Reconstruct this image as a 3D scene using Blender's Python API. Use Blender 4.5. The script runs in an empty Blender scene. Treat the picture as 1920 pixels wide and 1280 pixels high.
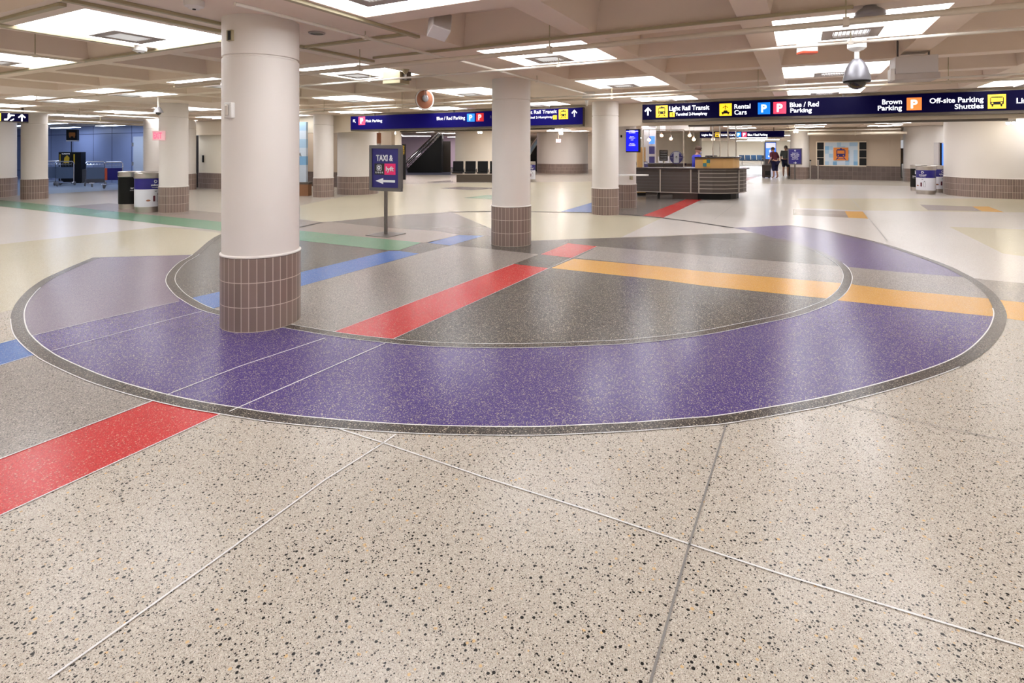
import bpy, bmesh, math, random
from mathutils import Vector, Matrix
from mathutils.geometry import tessellate_polygon
random.seed(7)
S = bpy.context.scene
C = S.collection
# ------------------------------------------------------------------ camera, world, exposure
TH = 0.48893                      # the building grid is turned 28 degrees from the view
FPX, HY, EYE, HC = 1015.0, 281.0, 1.51, 2.64
cam_d = bpy.data.cameras.new('camera'); cam = bpy.data.objects.new('camera', cam_d); C.objects.link(cam)
cam_d.sensor_width = 36; cam_d.lens = FPX/1920*36
cam_d.shift_y = -(640-HY)/1920
cam_d.clip_start = 0.05; cam_d.clip_end = 300
cam.location = (0, 0, EYE); cam.rotation_euler = (math.pi/2, 0, TH)
S.camera = cam
S.view_settings.view_transform = 'Standard'; S.view_settings.look = 'None'
S.view_settings.gamma = 1; S.view_settings.use_curve_mapping = False
S.view_settings.exposure = 0.0
wd = bpy.data.worlds.new('world'); S.world = wd; wd.use_nodes = True
wd.node_tree.nodes['Background'].inputs[0].default_value = (.95, .96, 1, 1)
wd.node_tree.nodes['Background'].inputs[1].default_value = .5
L_PANEL = 5.2                     # radiance of the luminous ceiling lights
L_COL = (1, .93, .84)

# ------------------------------------------------------------------ measuring helpers
ct, st = math.cos(TH), math.sin(TH)
def cw(X, Y, z=0): return Vector((ct*X - st*Y, st*X + ct*Y, z))        # metres right / ahead of the eye -> place in the hall
def FL(px, py, z=0):
    Y = FPX*(EYE-z)/(py-HY); return cw((px-960)/FPX*Y, Y, z)
def DP(px, Y, z=0): return cw((px-960)/FPX*Y, Y, z)
def ZA(py, Y): return EYE + (HY-py)/FPX*Y
def onA(px, a):                    # where the sight line crosses the wall plane y=a -> (x, depth)
    d = (px-960)/FPX; Y = a/(st*d + ct); return ct*d*Y - st*Y, Y

# ------------------------------------------------------------------ materials
def lin(c):
    return tuple(((v/255)/12.92 if v/255 <= .04045 else ((v/255+.055)/1.055)**2.4) for v in c) + (1,)
def mat(name, col, rough=.5, metal=0, emit=0, ecol=None, noise=0, nscale=6, alpha=None, trans=0, spec=.5, coat=0):
    m = bpy.data.materials.new(name); m.use_nodes = True; nt = m.node_tree; b = nt.nodes['Principled BSDF']
    b.inputs['Base Color'].default_value = lin(col); b.inputs['Roughness'].default_value = rough
    b.inputs['Metallic'].default_value = metal; b.inputs['Specular IOR Level'].default_value = spec
    if coat: b.inputs['Coat Weight'].default_value = coat
    if emit:
        b.inputs['Emission Color'].default_value = lin(ecol or col); b.inputs['Emission Strength'].default_value = emit
    if trans: b.inputs['Transmission Weight'].default_value = trans
    if alpha is not None: b.inputs['Alpha'].default_value = alpha
    if noise:
        tc = nt.nodes.new('ShaderNodeTexCoord'); n = nt.nodes.new('ShaderNodeTexNoise'); n.inputs['Scale'].default_value = nscale; n.inputs['Detail'].default_value = 4
        nt.links.new(tc.outputs['Object'], n.inputs['Vector'])
        mx = nt.nodes.new('ShaderNodeMix'); mx.data_type = 'RGBA'
        c = lin(col); mx.inputs['A'].default_value = tuple(v*(1-noise) for v in c[:3])+(1,); mx.inputs['B'].default_value = tuple(min(1, v*(1+noise)) for v in c[:3])+(1,)
        nt.links.new(n.outputs['Fac'], mx.inputs['Factor']); nt.links.new(mx.outputs['Result'], b.inputs['Base Color'])
        bp = nt.nodes.new('ShaderNodeBump'); bp.inputs['Strength'].default_value = .08; bp.inputs['Distance'].default_value = .01
        nt.links.new(n.outputs['Fac'], bp.inputs['Height']); nt.links.new(bp.outputs['Normal'], b.inputs['Normal'])
    return m
def terrazzo(name, base, chips, rough=.25):
    """poured floor: base colour plus layers of chips (colour, cells per metre, share of cells, size)"""
    m = bpy.data.materials.new(name); m.use_nodes = True; nt = m.node_tree; N = nt.nodes; b = N['Principled BSDF']; L = nt.links.new
    tc = N.new('ShaderNodeTexCoord')
    n = N.new('ShaderNodeTexNoise'); n.inputs['Scale'].default_value = .6; n.inputs['Detail'].default_value = 3; L(tc.outputs['Object'], n.inputs['Vector'])
    mx = N.new('ShaderNodeMix'); mx.data_type = 'RGBA'; c = lin(base)
    mx.inputs['A'].default_value = tuple(v*.93 for v in c[:3])+(1,); mx.inputs['B'].default_value = tuple(min(1, v*1.07) for v in c[:3])+(1,)
    L(n.outputs['Fac'], mx.inputs['Factor']); cur = mx.outputs['Result']
    for k, (cc, sc, share, size) in enumerate(chips):
        mp = N.new('ShaderNodeMapping'); mp.inputs['Location'].default_value = (k*3.3, k*1.7, 0); mp.inputs['Rotation'].default_value = (0, 0, k*.7)
        L(tc.outputs['Object'], mp.inputs['Vector'])
        v = N.new('ShaderNodeTexVoronoi'); v.voronoi_dimensions = '2D'; v.feature = 'F1'; v.inputs['Scale'].default_value = sc
        L(mp.outputs['Vector'], v.inputs['Vector'])
        sp = N.new('ShaderNodeSeparateColor'); L(v.outputs['Color'], sp.inputs['Color'])
        lt = N.new('ShaderNodeMath'); lt.operation = 'LESS_THAN'; lt.inputs[1].default_value = share; L(sp.outputs[0], lt.inputs[0])
        rs = N.new('ShaderNodeMath'); rs.operation = 'MULTIPLY_ADD'; rs.inputs[1].default_value = size*.8; rs.inputs[2].default_value = size*.3; L(sp.outputs[1], rs.inputs[0])
        ds = N.new('ShaderNodeMath'); ds.operation = 'LESS_THAN'; L(v.outputs['Distance'], ds.inputs[0]); L(rs.outputs[0], ds.inputs[1])
        an = N.new('ShaderNodeMath'); an.operation = 'MULTIPLY'; L(lt.outputs[0], an.inputs[0]); L(ds.outputs[0], an.inputs[1])
        m2 = N.new('ShaderNodeMix'); m2.data_type = 'RGBA'; L(an.outputs[0], m2.inputs['Factor']); L(cur, m2.inputs['A']); m2.inputs['B'].default_value = lin(cc)
        cur = m2.outputs['Result']
    L(cur, b.inputs['Base Color']); b.inputs['Roughness'].default_value = rough; b.inputs['Specular IOR Level'].default_value = .2
    return m
def tile_mat(name, tile, grout, w, h, gw=.08, gh=.03, rough=.35):
    m = bpy.data.materials.new(name); m.use_nodes = True; nt = m.node_tree; N = nt.nodes; b = N['Principled BSDF']; L = nt.links.new
    uv = N.new('ShaderNodeUVMap'); sp = N.new('ShaderNodeSeparateXYZ'); L(uv.outputs[0], sp.inputs[0])
    def ma(op, a, v=None):
        n = N.new('ShaderNodeMath'); n.operation = op
        if hasattr(a, 'links'): L(a, n.inputs[0])
        else: n.inputs[0].default_value = a
        if v is not None:
            if hasattr(v, 'links'): L(v, n.inputs[1])
            else: n.inputs[1].default_value = v
        return n.outputs[0]
    su, sv = ma('DIVIDE', sp.outputs[0], w), ma('DIVIDE', sp.outputs[1], h)
    gu, gv = ma('LESS_THAN', ma('FRACT', su), gw), ma('LESS_THAN', ma('FRACT', sv), gh)
    g = ma('MAXIMUM', gu, gv)
    cb = N.new('ShaderNodeCombineXYZ'); L(ma('FLOOR', su), cb.inputs[0]); L(ma('FLOOR', sv), cb.inputs[1])
    wn = N.new('ShaderNodeTexWhiteNoise'); wn.noise_dimensions = '2D'; L(cb.outputs[0], wn.inputs['Vector'])
    mx = N.new('ShaderNodeMix'); mx.data_type = 'RGBA'; c = lin(tile)
    mx.inputs['A'].default_value = tuple(v*.86 for v in c[:3])+(1,); mx.inputs['B'].default_value = tuple(v*1.12 for v in c[:3])+(1,)
    L(wn.outputs['Value'], mx.inputs['Factor'])
    m2 = N.new('ShaderNodeMix'); m2.data_type = 'RGBA'; L(g, m2.inputs['Factor']); L(mx.outputs['Result'], m2.inputs['A']); m2.inputs['B'].default_value = lin(grout)
    L(m2.outputs['Result'], b.inputs['Base Color']); b.inputs['Roughness'].default_value = rough
    bp = N.new('ShaderNodeBump'); bp.invert = True; bp.inputs['Strength'].default_value = .4; bp.inputs['Distance'].default_value = .003
    L(g, bp.inputs['Height']); L(bp.outputs['Normal'], b.inputs['Normal'])
    return m
BK = (52, 48, 44)
T = {}
T['cream'] = terrazzo('cream terrazzo', (183, 174, 161), [((169, 156, 142), 210, .5, .5), ((201, 193, 181), 170, .4, .5), ((126, 116, 106), 330, .35, .42), ((201, 169, 126), 48, .05, .30), ((61, 55, 49), 260, .16, .4), (BK, 105, .22, .34), ((37, 35, 33), 55, .16, .3)])
T['yellowcream'] = terrazzo('yellowish terrazzo', (185, 176, 153), [((169, 158, 135), 190, .45, .5), ((202, 194, 173), 170, .4, .5), ((144, 133, 110), 260, .25, .35), ((99, 90, 76), 105, .08, .28)])
T['white'] = terrazzo('whiter terrazzo', (191, 183, 176), [((173, 164, 157), 190, .45, .5), ((205, 200, 194), 170, .4, .5), ((135, 128, 122), 260, .2, .35)])
T['purple'] = terrazzo('purple terrazzo', (76, 60, 118), [((58, 46, 98), 120, .5, .5), ((106, 93, 129), 170, .4, .45), ((162, 149, 143), 135, .34, .42), ((169, 159, 151), 80, .12, .33)])
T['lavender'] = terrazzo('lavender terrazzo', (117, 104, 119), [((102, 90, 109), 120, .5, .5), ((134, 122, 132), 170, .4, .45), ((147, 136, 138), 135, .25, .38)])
T['dark'] = terrazzo('charcoal terrazzo', (79, 75, 71), [((50, 47, 45), 110, .5, .55), ((110, 103, 95), 150, .4, .5), ((169, 158, 138), 120, .30, .42), ((36, 34, 33), 160, .25, .42), ((177, 167, 146), 75, .10, .32)])
T['ring'] = terrazzo('dark ring terrazzo', (67, 61, 57), [((40, 37, 35), 110, .45, .5), ((130, 120, 107), 150, .42, .45), ((162, 150, 134), 85, .25, .36)])
T['gray'] = terrazzo('gray terrazzo', (142, 134, 126), [((114, 106, 101), 130, .45, .5), ((177, 167, 156), 140, .4, .5), ((68, 65, 61), 150, .24, .40), ((57, 53, 49), 80, .12, .32)])
T['taupe'] = terrazzo('taupe terrazzo', (144, 131, 122), [((126, 115, 108), 150, .45, .5), ((158, 148, 137), 170, .4, .5)])
T['red'] = terrazzo('red terrazzo', (186, 44, 46), [((158, 41, 43), 120, .4, .5), ((202, 94, 83), 160, .4, .45), ((198, 135, 117), 95, .18, .36)])
T['blue'] = terrazzo('blue terrazzo', (68, 104, 167), [((52, 85, 144), 120, .4, .5), ((104, 131, 180), 160, .4, .45), ((144, 153, 176), 95, .12, .33)])
T['yellow'] = terrazzo('golden terrazzo', (200, 146, 60), [((185, 131, 56), 120, .4, .5), ((211, 173, 108), 160, .4, .45)])
T['green'] = terrazzo('green terrazzo', (101, 139, 112), [((85, 122, 97), 120, .4, .5), ((122, 155, 128), 160, .4, .45)])
T['darkgray'] = terrazzo('plain dark gray terrazzo', (112, 104, 99), [((94, 88, 84), 120, .4, .5), ((128, 121, 113), 160, .4, .45)])
T['pale'] = terrazzo('pale blue gray terrazzo', (167, 176, 187), [((151, 162, 175), 120, .4, .5)])
T['carpet'] = mat('navy carpet', (44, 46, 66), .95, noise=.25, nscale=60)
T['strip'] = mat('zinc divider strip', (214, 212, 210), .35, .0)
T['linegray'] = mat('gray joint filler', (128, 124, 120), .6, spec=.1)
T['linedark'] = mat('dark joint filler', (70, 64, 60), .6, spec=.1)
M = dict(
 soffit=mat('painted concrete soffit', (238, 222, 206), .75, noise=.06, nscale=1.5),
 column=mat('cream column paint', (226, 219, 212), .5, noise=.02, nscale=2),
 header=mat('cream wall paint', (226, 212, 190), .6, noise=.03, nscale=2),
 wallwhite=mat('warm white wall paint', (236, 228, 210), .6, noise=.02, nscale=2),
 tan=mat('tan wall panel', (176, 158, 138), .6, noise=.04, nscale=2),
 rail=mat('cream painted surface raceway', (176, 165, 132), .5),
 pipe=mat('cream painted pipe', (206, 192, 172), .4),
 whitepipe=mat('white painted conduit', (224, 216, 204), .35),
 tile=tile_mat('brown ceramic tile', (132, 113, 104), (206, 190, 176), .0625, .2025),
 tiledark=tile_mat('dark brown wall tile', (98, 84, 78), (134, 120, 112), .2, .2025, .04),
 lamp=mat('luminous ceiling diffuser', (255, 255, 255), .5, emit=L_PANEL, ecol=(247, 248, 252)),
 cartpanel=mat('slate blue cart panel', (84, 98, 120), .5), dullorange=mat('dull orange print', (168, 100, 34), .5),
 grilleglow=mat('grille centre glow', (255,255,255), .5, emit=1.6, ecol=(244, 248, 255)),  # added glow for the grille centre, not a separate lamp
 baffle=mat('pale gray lamp baffle', (196, 193, 190), .5),
 grille=mat('gray metal grille', (176, 166, 160), .5, .1),
 navy=mat('navy sign panel', (12, 9, 66), .5, emit=.35, ecol=(20, 8, 110), spec=.05),
 navydark=mat('dark navy sign panel', (6, 4, 26), .5, emit=.15, ecol=(12, 4, 92), spec=.05),
 signmatte=mat('indigo poster face', (38, 32, 110), .5),
 bronze=mat('dark bronze metal', (92, 84, 76), .4, .6),
 litwhite=mat('lit white lettering', (255, 255, 255), .5, emit=2.2, ecol=(238, 242, 255)),
 litwhite1=mat('softly lit white lettering', (235, 235, 240), .5, emit=.75, ecol=(235, 235, 245)),
 dimwhite=mat('unlit lettering', (90, 86, 120), .5),
 paperwhite=mat('matte white print', (232, 232, 236), .6),
 lityellow=mat('lit yellow pictogram', (250, 200, 40), .5, emit=1.3, ecol=(255, 196, 30)),
 litblue=mat('lit blue pictogram', (0, 110, 230), .5, emit=1.0, ecol=(0, 120, 240)),
 litpink=mat('lit pink pictogram', (240, 60, 90), .5, emit=.9, ecol=(245, 50, 85)),
 litred=mat('lit red pictogram', (190, 10, 24), .5, emit=.8, ecol=(190, 8, 20)),
 litorange=mat('lit orange pictogram', (245, 130, 60), .5, emit=1.0, ecol=(250, 130, 60)),
 black=mat('black plastic', (12, 12, 13), .5, spec=.3),
 blackvinyl=mat('black upholstery vinyl', (16, 16, 18), .55, spec=.2),
 tealvinyl=mat('teal blue upholstery', (28, 62, 92), .45),
 steel=mat('brushed stainless steel', (186, 180, 174), .28, .9),
 chrome=mat('chrome', (215, 215, 218), .15, 1),
 postmetal=mat('dull gray sign metal', (118, 112, 108), .35, .75),
 frame=mat('gray sign frame', (108, 104, 102), .45, .35),
 pink=mat('hot pink print', (236, 38, 110), .5), blackprint=mat('black print', (20, 20, 22), .5),
 signwhite=mat('white enamel', (228, 226, 222), .4),
 camgray=mat('gray camera housing', (150, 148, 150), .35, .2), camlight=mat('silver camera housing', (118, 117, 122), .35, .35),
 dome=mat('smoked dome', (34, 26, 24), .08, spec=.8, coat=.6),
 brown=mat('brown hardboard', (150, 92, 62), .6, noise=.06, nscale=9),
 bluewall=mat('blue gray wall panel', (150, 162, 196), .35, noise=.05, nscale=1.2),
 joint=mat('dark panel joint', (30, 40, 84), .5),
 paledoor=mat('pale gray door', (196, 202, 210), .5),
 darkwood=mat('dark doorway', (46, 36, 26), .6),
 deskdark=mat('dark ribbed metal desk front', (84, 76, 72), .4, .35),
 desktrim=mat('aluminium desk trim', (176, 168, 160), .35, .6),
 counter=mat('dark counter laminate', (50, 38, 38), .25),
 wood=mat('blond maple veneer', (222, 176, 112), .45, noise=.08, nscale=5),
 binnavy=mat('navy bin wrap', (34, 28, 120), .4), binwhite=mat('white bin wrap', (222, 222, 230), .4), binblack=mat('black bin wrap', (14, 14, 13), .5, spec=.2),
 skin=mat('skin', (206, 156, 130), .55), hair=mat('brown hair', (72, 48, 36), .8), grayhair=mat('gray hair', (150, 140, 132), .8),
 bluejacket=mat('royal blue jacket', (26, 40, 190), .6), mask=mat('pale face mask', (206, 206, 230), .7), maroon=mat('maroon shirt', (96, 38, 54), .8),
 navycloth=mat('navy trousers', (24, 24, 66), .8), grayshirt=mat('gray green shirt', (96, 106, 106), .8), shorts=mat('dark navy shorts', (38, 48, 78), .8), shoe=mat('dark shoe', (26, 24, 26), .6),
 luggage=mat('brown black luggage', (58, 48, 44), .6),
 screenblue=mat('blue display glow', (10, 20, 220), .2, emit=1.1, ecol=(16, 22, 220)),
 adblue=mat('bright advert display', (60, 120, 240), .2, emit=1.6, ecol=(70, 120, 240)),
 artblue1=mat('pale blue tile', (160, 190, 214), .4), artblue2=mat('sky blue tile', (120, 168, 206), .4), artblue3=mat('off white blue tile', (196, 208, 220), .4), orange=mat('orange poster', (226, 134, 52), .5),
 emblem_t=mat('teal emblem', (50, 120, 130), .5), emblem_y=mat('yellow emblem', (224, 180, 60), .5),
 bulb=mat('pendant lamp glow', (255, 214, 180), .4, emit=9, ecol=(255, 196, 150)),
 exit=mat('exit letter glow', (250, 120, 150), .4, emit=1.0, ecol=(255, 90, 130)), exitface=mat('exit sign face', (246, 206, 212), .5, emit=.25, ecol=(255, 170, 186)),
 coolwhite=mat('cool fluorescent tube', (255, 255, 255), .4, emit=17, ecol=(206, 222, 255)),
 spot=mat('wall washer lamp', (255, 255, 255), .4, emit=130, ecol=(255, 244, 220)),
 redpaint=mat('red orange label', (214, 90, 60), .5), mauve=mat('mauve wall paint', (222, 208, 218), .6), elecgray=mat('gray electrical box', (206, 200, 198), .5),
 yellowprint=mat('yellow print', (220, 180, 40), .5), basebrown=mat('brown plinth', (140, 96, 62), .6),
)
def plexi_mat():
    m = bpy.data.materials.new('clear acrylic'); m.use_nodes = True; nt = m.node_tree; N = nt.nodes; N.remove(N['Principled BSDF'])
    t = N.new('ShaderNodeBsdfTransparent'); t.inputs[0].default_value = (.93, .93, .94, 1); g = N.new('ShaderNodeBsdfGlossy'); g.inputs['Roughness'].default_value = .05
    fr = N.new('ShaderNodeFresnel'); fr.inputs[0].default_value = 1.45; mx = N.new('ShaderNodeMixShader')
    nt.links.new(fr.outputs[0], mx.inputs[0]); nt.links.new(t.outputs[0], mx.inputs[1]); nt.links.new(g.outputs[0], mx.inputs[2]); nt.links.new(mx.outputs[0], N['Material Output'].inputs[0])
    return m
M['plexi'] = plexi_mat()

# ------------------------------------------------------------------ mesh builders
class MB:
    def __init__(s): s.v = []; s.f = []; s.m = []; s.uv = {}
    def add(s, vs, fs, mi=0, uvs=None):
        o = len(s.v); s.v += [tuple(p) for p in vs]
        for k, f in enumerate(fs):
            if uvs: s.uv[len(s.f)] = uvs[k]
            s.f.append([o+i for i in f]); s.m.append(mi)
        return s
    def box(s, c, d, rz=0, mi=0, mtx=None):
        c = Vector(c); R = mtx if mtx else Matrix.Rotation(rz, 3, 'Z')
        vs = [c + R @ Vector((x*d[0]/2, y*d[1]/2, z*d[2]/2)) for x in (-1, 1) for y in (-1, 1) for z in (-1, 1)]
        return s.add(vs, [(0,1,3,2),(4,6,7,5),(0,4,5,1),(2,3,7,6),(0,2,6,4),(1,5,7,3)], mi)
    def b2(s, x0, x1, y0, y1, z0, z1, mi=0):
        return s.box(((x0+x1)/2, (y0+y1)/2, (z0+z1)/2), (abs(x1-x0), abs(y1-y0), abs(z1-z0)), mi=mi)
    def lathe(s, prof, c=(0,0,0), n=32, mi=0, mtx=None, tr=None):
        R = mtx or Matrix.Identity(3); c = Vector(c); vs = []; fs = []; uvs = []
        for k in range(n):
            a = 2*math.pi*k/n
            for r, z in prof: vs.append(c + R @ Vector((r*math.cos(a), r*math.sin(a), z)))
        P = len(prof); rr = tr or prof[0][0]
        for k in range(n):
            for j in range(P-1):
                a0, a1 = k*P+j, ((k+1) % n)*P+j
                fs.append((a0, a1, a1+1, a0+1)); u0, u1 = 2*math.pi*k/n*rr, 2*math.pi*(k+1)/n*rr
                uvs.append(((u0, prof[j][1]), (u1, prof[j][1]), (u1, prof[j+1][1]), (u0, prof[j+1][1])))
        return s.add(vs, fs, mi, uvs)
    def cyl(s, c, r, z0, z1, n=24, mi=0, mtx=None): return s.lathe([(0.0001, z0), (r, z0), (r, z1), (0.0001, z1)], c, n, mi, mtx)
    def tube(s, pts, r, n=8, mi=0):
        pts = [Vector(p) for p in pts]; rings = []; up = Vector((0, 0, 1))
        for i, p in enumerate(pts):
            d = (pts[min(i+1, len(pts)-1)] - pts[max(i-1, 0)]).normalized()
            a = d.cross(up)
            if a.length < .05: a = d.cross(Vector((1, 0, 0)))
            a.normalize(); b = d.cross(a)
            rings.append([p + a*r*math.cos(2*math.pi*k/n) + b*r*math.sin(2*math.pi*k/n) for k in range(n)])
        vs = [q for g in rings for q in g]; fs = []
        for i in range(len(pts)-1):
            for k in range(n): fs.append((i*n+k, i*n+(k+1) % n, (i+1)*n+(k+1) % n, (i+1)*n+k))
        fs += [tuple(range(n-1, -1, -1)), tuple(range((len(pts)-1)*n, len(pts)*n))]
        return s.add(vs, fs, mi)
    def prism(s, poly, z0, z1, mi=0, mtx=None, c=(0,0,0)):
        R = mtx or Matrix.Identity(3); c = Vector(c); n = len(poly)
        vs = [c + R @ Vector((p[0], p[1], z0)) for p in poly] + [c + R @ Vector((p[0], p[1], z1)) for p in poly]
        tr = tessellate_polygon([[Vector((p[0], p[1], 0)) for p in poly]])
        fs = [tuple(t) for t in tr] + [tuple(i+n for i in reversed(t)) for t in tr] + [(i, (i+1) % n, n+(i+1) % n, n+i) for i in range(n)]
        return s.add(vs, fs, mi)
    def wall(s, pts, z0, z1, th, mi=0, uv=True, closed=False):
        """upright band along a path in plan, thickness th on its left side"""
        n = len(pts); P = [Vector((p[0], p[1])) for p in pts]; off = []
        for i in range(n):
            d = (P[min(i+1, n-1)] - P[max(i-1, 0)]).normalized(); off.append(P[i] + Vector((-d.y, d.x))*th)
        u = 0
        for i in range(n-1):
            l = (P[i+1]-P[i]).length
            a, b, c2, d2 = P[i], P[i+1], off[i+1], off[i]
            s.add([(a.x,a.y,z0),(b.x,b.y,z0),(b.x,b.y,z1),(a.x,a.y,z1)], [(0,1,2,3)], mi, [((u,z0),(u+l,z0),(u+l,z1),(u,z1))])
            s.add([(d2.x,d2.y,z0),(c2.x,c2.y,z0),(c2.x,c2.y,z1),(d2.x,d2.y,z1)], [(3,2,1,0)], mi, [((u,z1),(u+l,z1),(u+l,z0),(u,z0))])
            s.add([(a.x,a.y,z1),(b.x,b.y,z1),(c2.x,c2.y,z1),(d2.x,d2.y,z1),(a.x,a.y,z0),(b.x,b.y,z0),(c2.x,c2.y,z0),(d2.x,d2.y,z0)], [(0,1,2,3),(7,6,5,4)], mi)
            u += l
        for k in (0, n-1):
            a, b = P[k], off[k]; s.add([(a.x,a.y,z0),(b.x,b.y,z0),(b.x,b.y,z1),(a.x,a.y,z1)], [(0,1,2,3)], mi)
        return s
    def ball(s, c, r, sc=(1,1,1), n=16, m=10, mi=0, z0=-1, z1=1, mtx=None):
        prof = []
        for j in range(m+1):
            t = z0 + (z1-z0)*j/m; ph = math.asin(max(-1, min(1, t))); prof.append((max(.0001, math.cos(ph)*r), math.sin(ph)*r))
        k = len(s.v); s.lathe(prof, (0,0,0), n, mi); R = mtx or Matrix.Identity(3)
        for i in range(k, len(s.v)):
            x, y, z = s.v[i]; s.v[i] = tuple(Vector(c) + R @ Vector((x*sc[0], y*sc[1], z*sc[2])))
        return s
    def build(s, name, mats, parent=None, smooth=False, bevel=0, fix=True):
        me = bpy.data.meshes.new(name); me.from_pydata(s.v, [], s.f)
        if not isinstance(mats, (list, tuple)): mats = [mats]
        for m in mats: me.materials.append(m)
        for p, mi in zip(me.polygons, s.m): p.material_index = mi
        if s.uv:
            ul = me.uv_layers.new(name='UVMap')
            for fi, cs in s.uv.items():
                for li, c in zip(me.polygons[fi].loop_indices, cs): ul.data[li].uv = c
        me.update()
        if fix:
            bm = bmesh.new(); bm.from_mesh(me); bmesh.ops.remove_doubles(bm, verts=bm.verts, dist=.00005); bmesh.ops.recalc_face_normals(bm, faces=bm.faces); bm.to_mesh(me); bm.free()
        if smooth:
            for p in me.polygons: p.use_smooth = True
            me.set_sharp_from_angle(angle=.7)
        o = bpy.data.objects.new(name, me); C.objects.link(o)
        if parent: o.parent = parent
        if bevel:
            bv = o.modifiers.new('bevel', 'BEVEL'); bv.width = bevel; bv.segments = 2; bv.limit_method = 'ANGLE'
        return o
def tag(o, label, cat, group=None):
    o['label'] = label; o['category'] = cat
    if group: o['group'] = group
    return o
def thing(name, label, cat, loc=(0,0,0), rz=0, group=None):
    o = bpy.data.objects.new(name, None); C.objects.link(o); o.location = loc; o.rotation_euler = (0, 0, rz); o.empty_display_size = .1
    return tag(o, label, cat, group)
def struct(o): o['kind'] = 'structure'; return o
def dup(root, loc, rz, label, group=None):
    r = root.copy(); C.objects.link(r); r.location = loc; r.rotation_euler = (0, 0, rz); r['label'] = label
    if group: r['group'] = group
    for ch in list(root.children):
        c = ch.copy(); C.objects.link(c); c.parent = r
        for g in ch.children:
            d = g.copy(); C.objects.link(d); d.parent = c
    return r
UP = Matrix(((1,0,0),(0,0,-1),(0,1,0)))          # plan drawing stood upright, facing -y
def text(s, mt, parent, x, z, y, h, w=None, weight=.0, align='LEFT', name='lettering', depth=.004, space=1.0, mtx=None, label=None):
    """raised letters on an upright face: x, z lower left corner, h capital height, w forced width"""
    cu = bpy.data.curves.new(name, 'FONT'); cu.body = s; cu.size = 1; cu.extrude = 0; cu.offset = weight; cu.space_character = space; cu.resolution_u = 3
    ob = bpy.data.objects.new(name, cu); C.objects.link(ob)
    dg = bpy.context.evaluated_depsgraph_get(); dg.update()
    me = bpy.data.meshes.new_from_object(ob.evaluated_get(dg)); bpy.data.objects.remove(ob)
    xs = [v.co.x for v in me.vertices]; x0, x1 = min(xs), max(xs); sy = h/.70; sx = (w/(x1-x0)) if w else sy
    ww = (x1-x0)*sx; ox = {'LEFT': 0, 'CENTER': -ww/2, 'RIGHT': -ww}[align]
    bm = bmesh.new(); bm.from_mesh(me)
    ge = bmesh.ops.extrude_face_region(bm, geom=bm.faces[:]); 
    for e in ge['geom']:
        if isinstance(e, bmesh.types.BMVert): e.co.z += 1
    R = mtx or UP
    for v in bm.verts: v.co = R @ Vector(((v.co.x-x0)*sx+ox+x, v.co.y*sy+z, -y + v.co.z*depth))
    bmesh.ops.recalc_face_normals(bm, faces=bm.faces); bm.to_mesh(me); bm.free(); me.name = name
    me.materials.clear(); me.materials.append(mt)
    o = bpy.data.objects.new(name, me); C.objects.link(o); o.parent = parent
    if label: o['label'] = label
    return o
def flat(shapes, name, mt, parent, y, depth=.004, mtx=None, label=None):
    """pictogram pieces as upright plates; shapes are (x,z) outlines"""
    mb = MB()
    for p in shapes: mb.prism(p, -y, -y+depth, mtx=mtx or UP)
    o = mb.build(name, mt, parent)
    if label: o['label'] = label
    return o
def rect(x0, x1, z0, z1): return [(x0, z0), (x1, z0), (x1, z1), (x0, z1)]
def disc(x, z, r, n=20, rz=None): return [(x+r*math.cos(2*math.pi*k/n), z+(rz or r)*math.sin(2*math.pi*k/n)) for k in range(n)]
def rrect(x0, x1, z0, z1, r):
    out = []
    for cx, cz, a0 in ((x1-r, z1-r, 0), (x0+r, z1-r, 90), (x0+r, z0+r, 180), (x1-r, z0+r, 270)):
        for k in range(5): a = math.radians(a0+22.5*k); out.append((cx+r*math.cos(a), cz+r*math.sin(a)))
    return out
def arrow(x, z, s, ang):
    pts = [(-.07,-.45),(.07,-.45),(.07,.22),(.30,-.02),(.40,.08),(0,.5),(-.40,.08),(-.30,-.02),(-.07,.22)]
    c, d = math.cos(ang), math.sin(ang); return [(x+s*(c*a-d*b), z+s*(d*a+c*b)) for a, b in pts]
def train(x, z, s):                                   # front view of a tram, pieces around its centre
    return ([rrect(x-.30*s, x+.30*s, z-.22*s, z+.02*s, .08*s), rect(x-.30*s, x-.24*s, z-.05*s, z+.30*s), rect(x+.24*s, x+.30*s, z-.05*s, z+.30*s), rrect(x-.26*s, x+.26*s, z+.27*s, z+.37*s, .04*s), rect(x-.06*s, x+.06*s, z+.37*s, z+.45*s),
             [(x-.20*s, z-.24*s), (x-.13*s, z-.24*s), (x-.28*s, z-.45*s), (x-.36*s, z-.45*s)], [(x+.13*s, z-.24*s), (x+.20*s, z-.24*s), (x+.36*s, z-.45*s), (x+.28*s, z-.45*s)], rect(x-.24*s, x+.24*s, z-.38*s, z-.34*s)],
            [disc(x-.17*s, z-.12*s, .045*s, 12), disc(x+.17*s, z-.12*s, .045*s, 12)])
def bus(x, z, s):
    return ([rrect(x-.38*s, x+.38*s, z-.22*s, z, .06*s), rect(x-.38*s, x-.33*s, z-.05*s, z+.3*s), rect(x+.33*s, x+.38*s, z-.05*s, z+.3*s), rrect(x-.33*s, x+.33*s, z+.27*s, z+.36*s, .04*s), rect(x-.3*s, x-.2*s, z-.36*s, z-.2*s), rect(x+.2*s, x+.3*s, z-.36*s, z-.2*s)],
            [disc(x-.25*s, z-.11*s, .05*s, 12), disc(x+.25*s, z-.11*s, .05*s, 12)])
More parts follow.
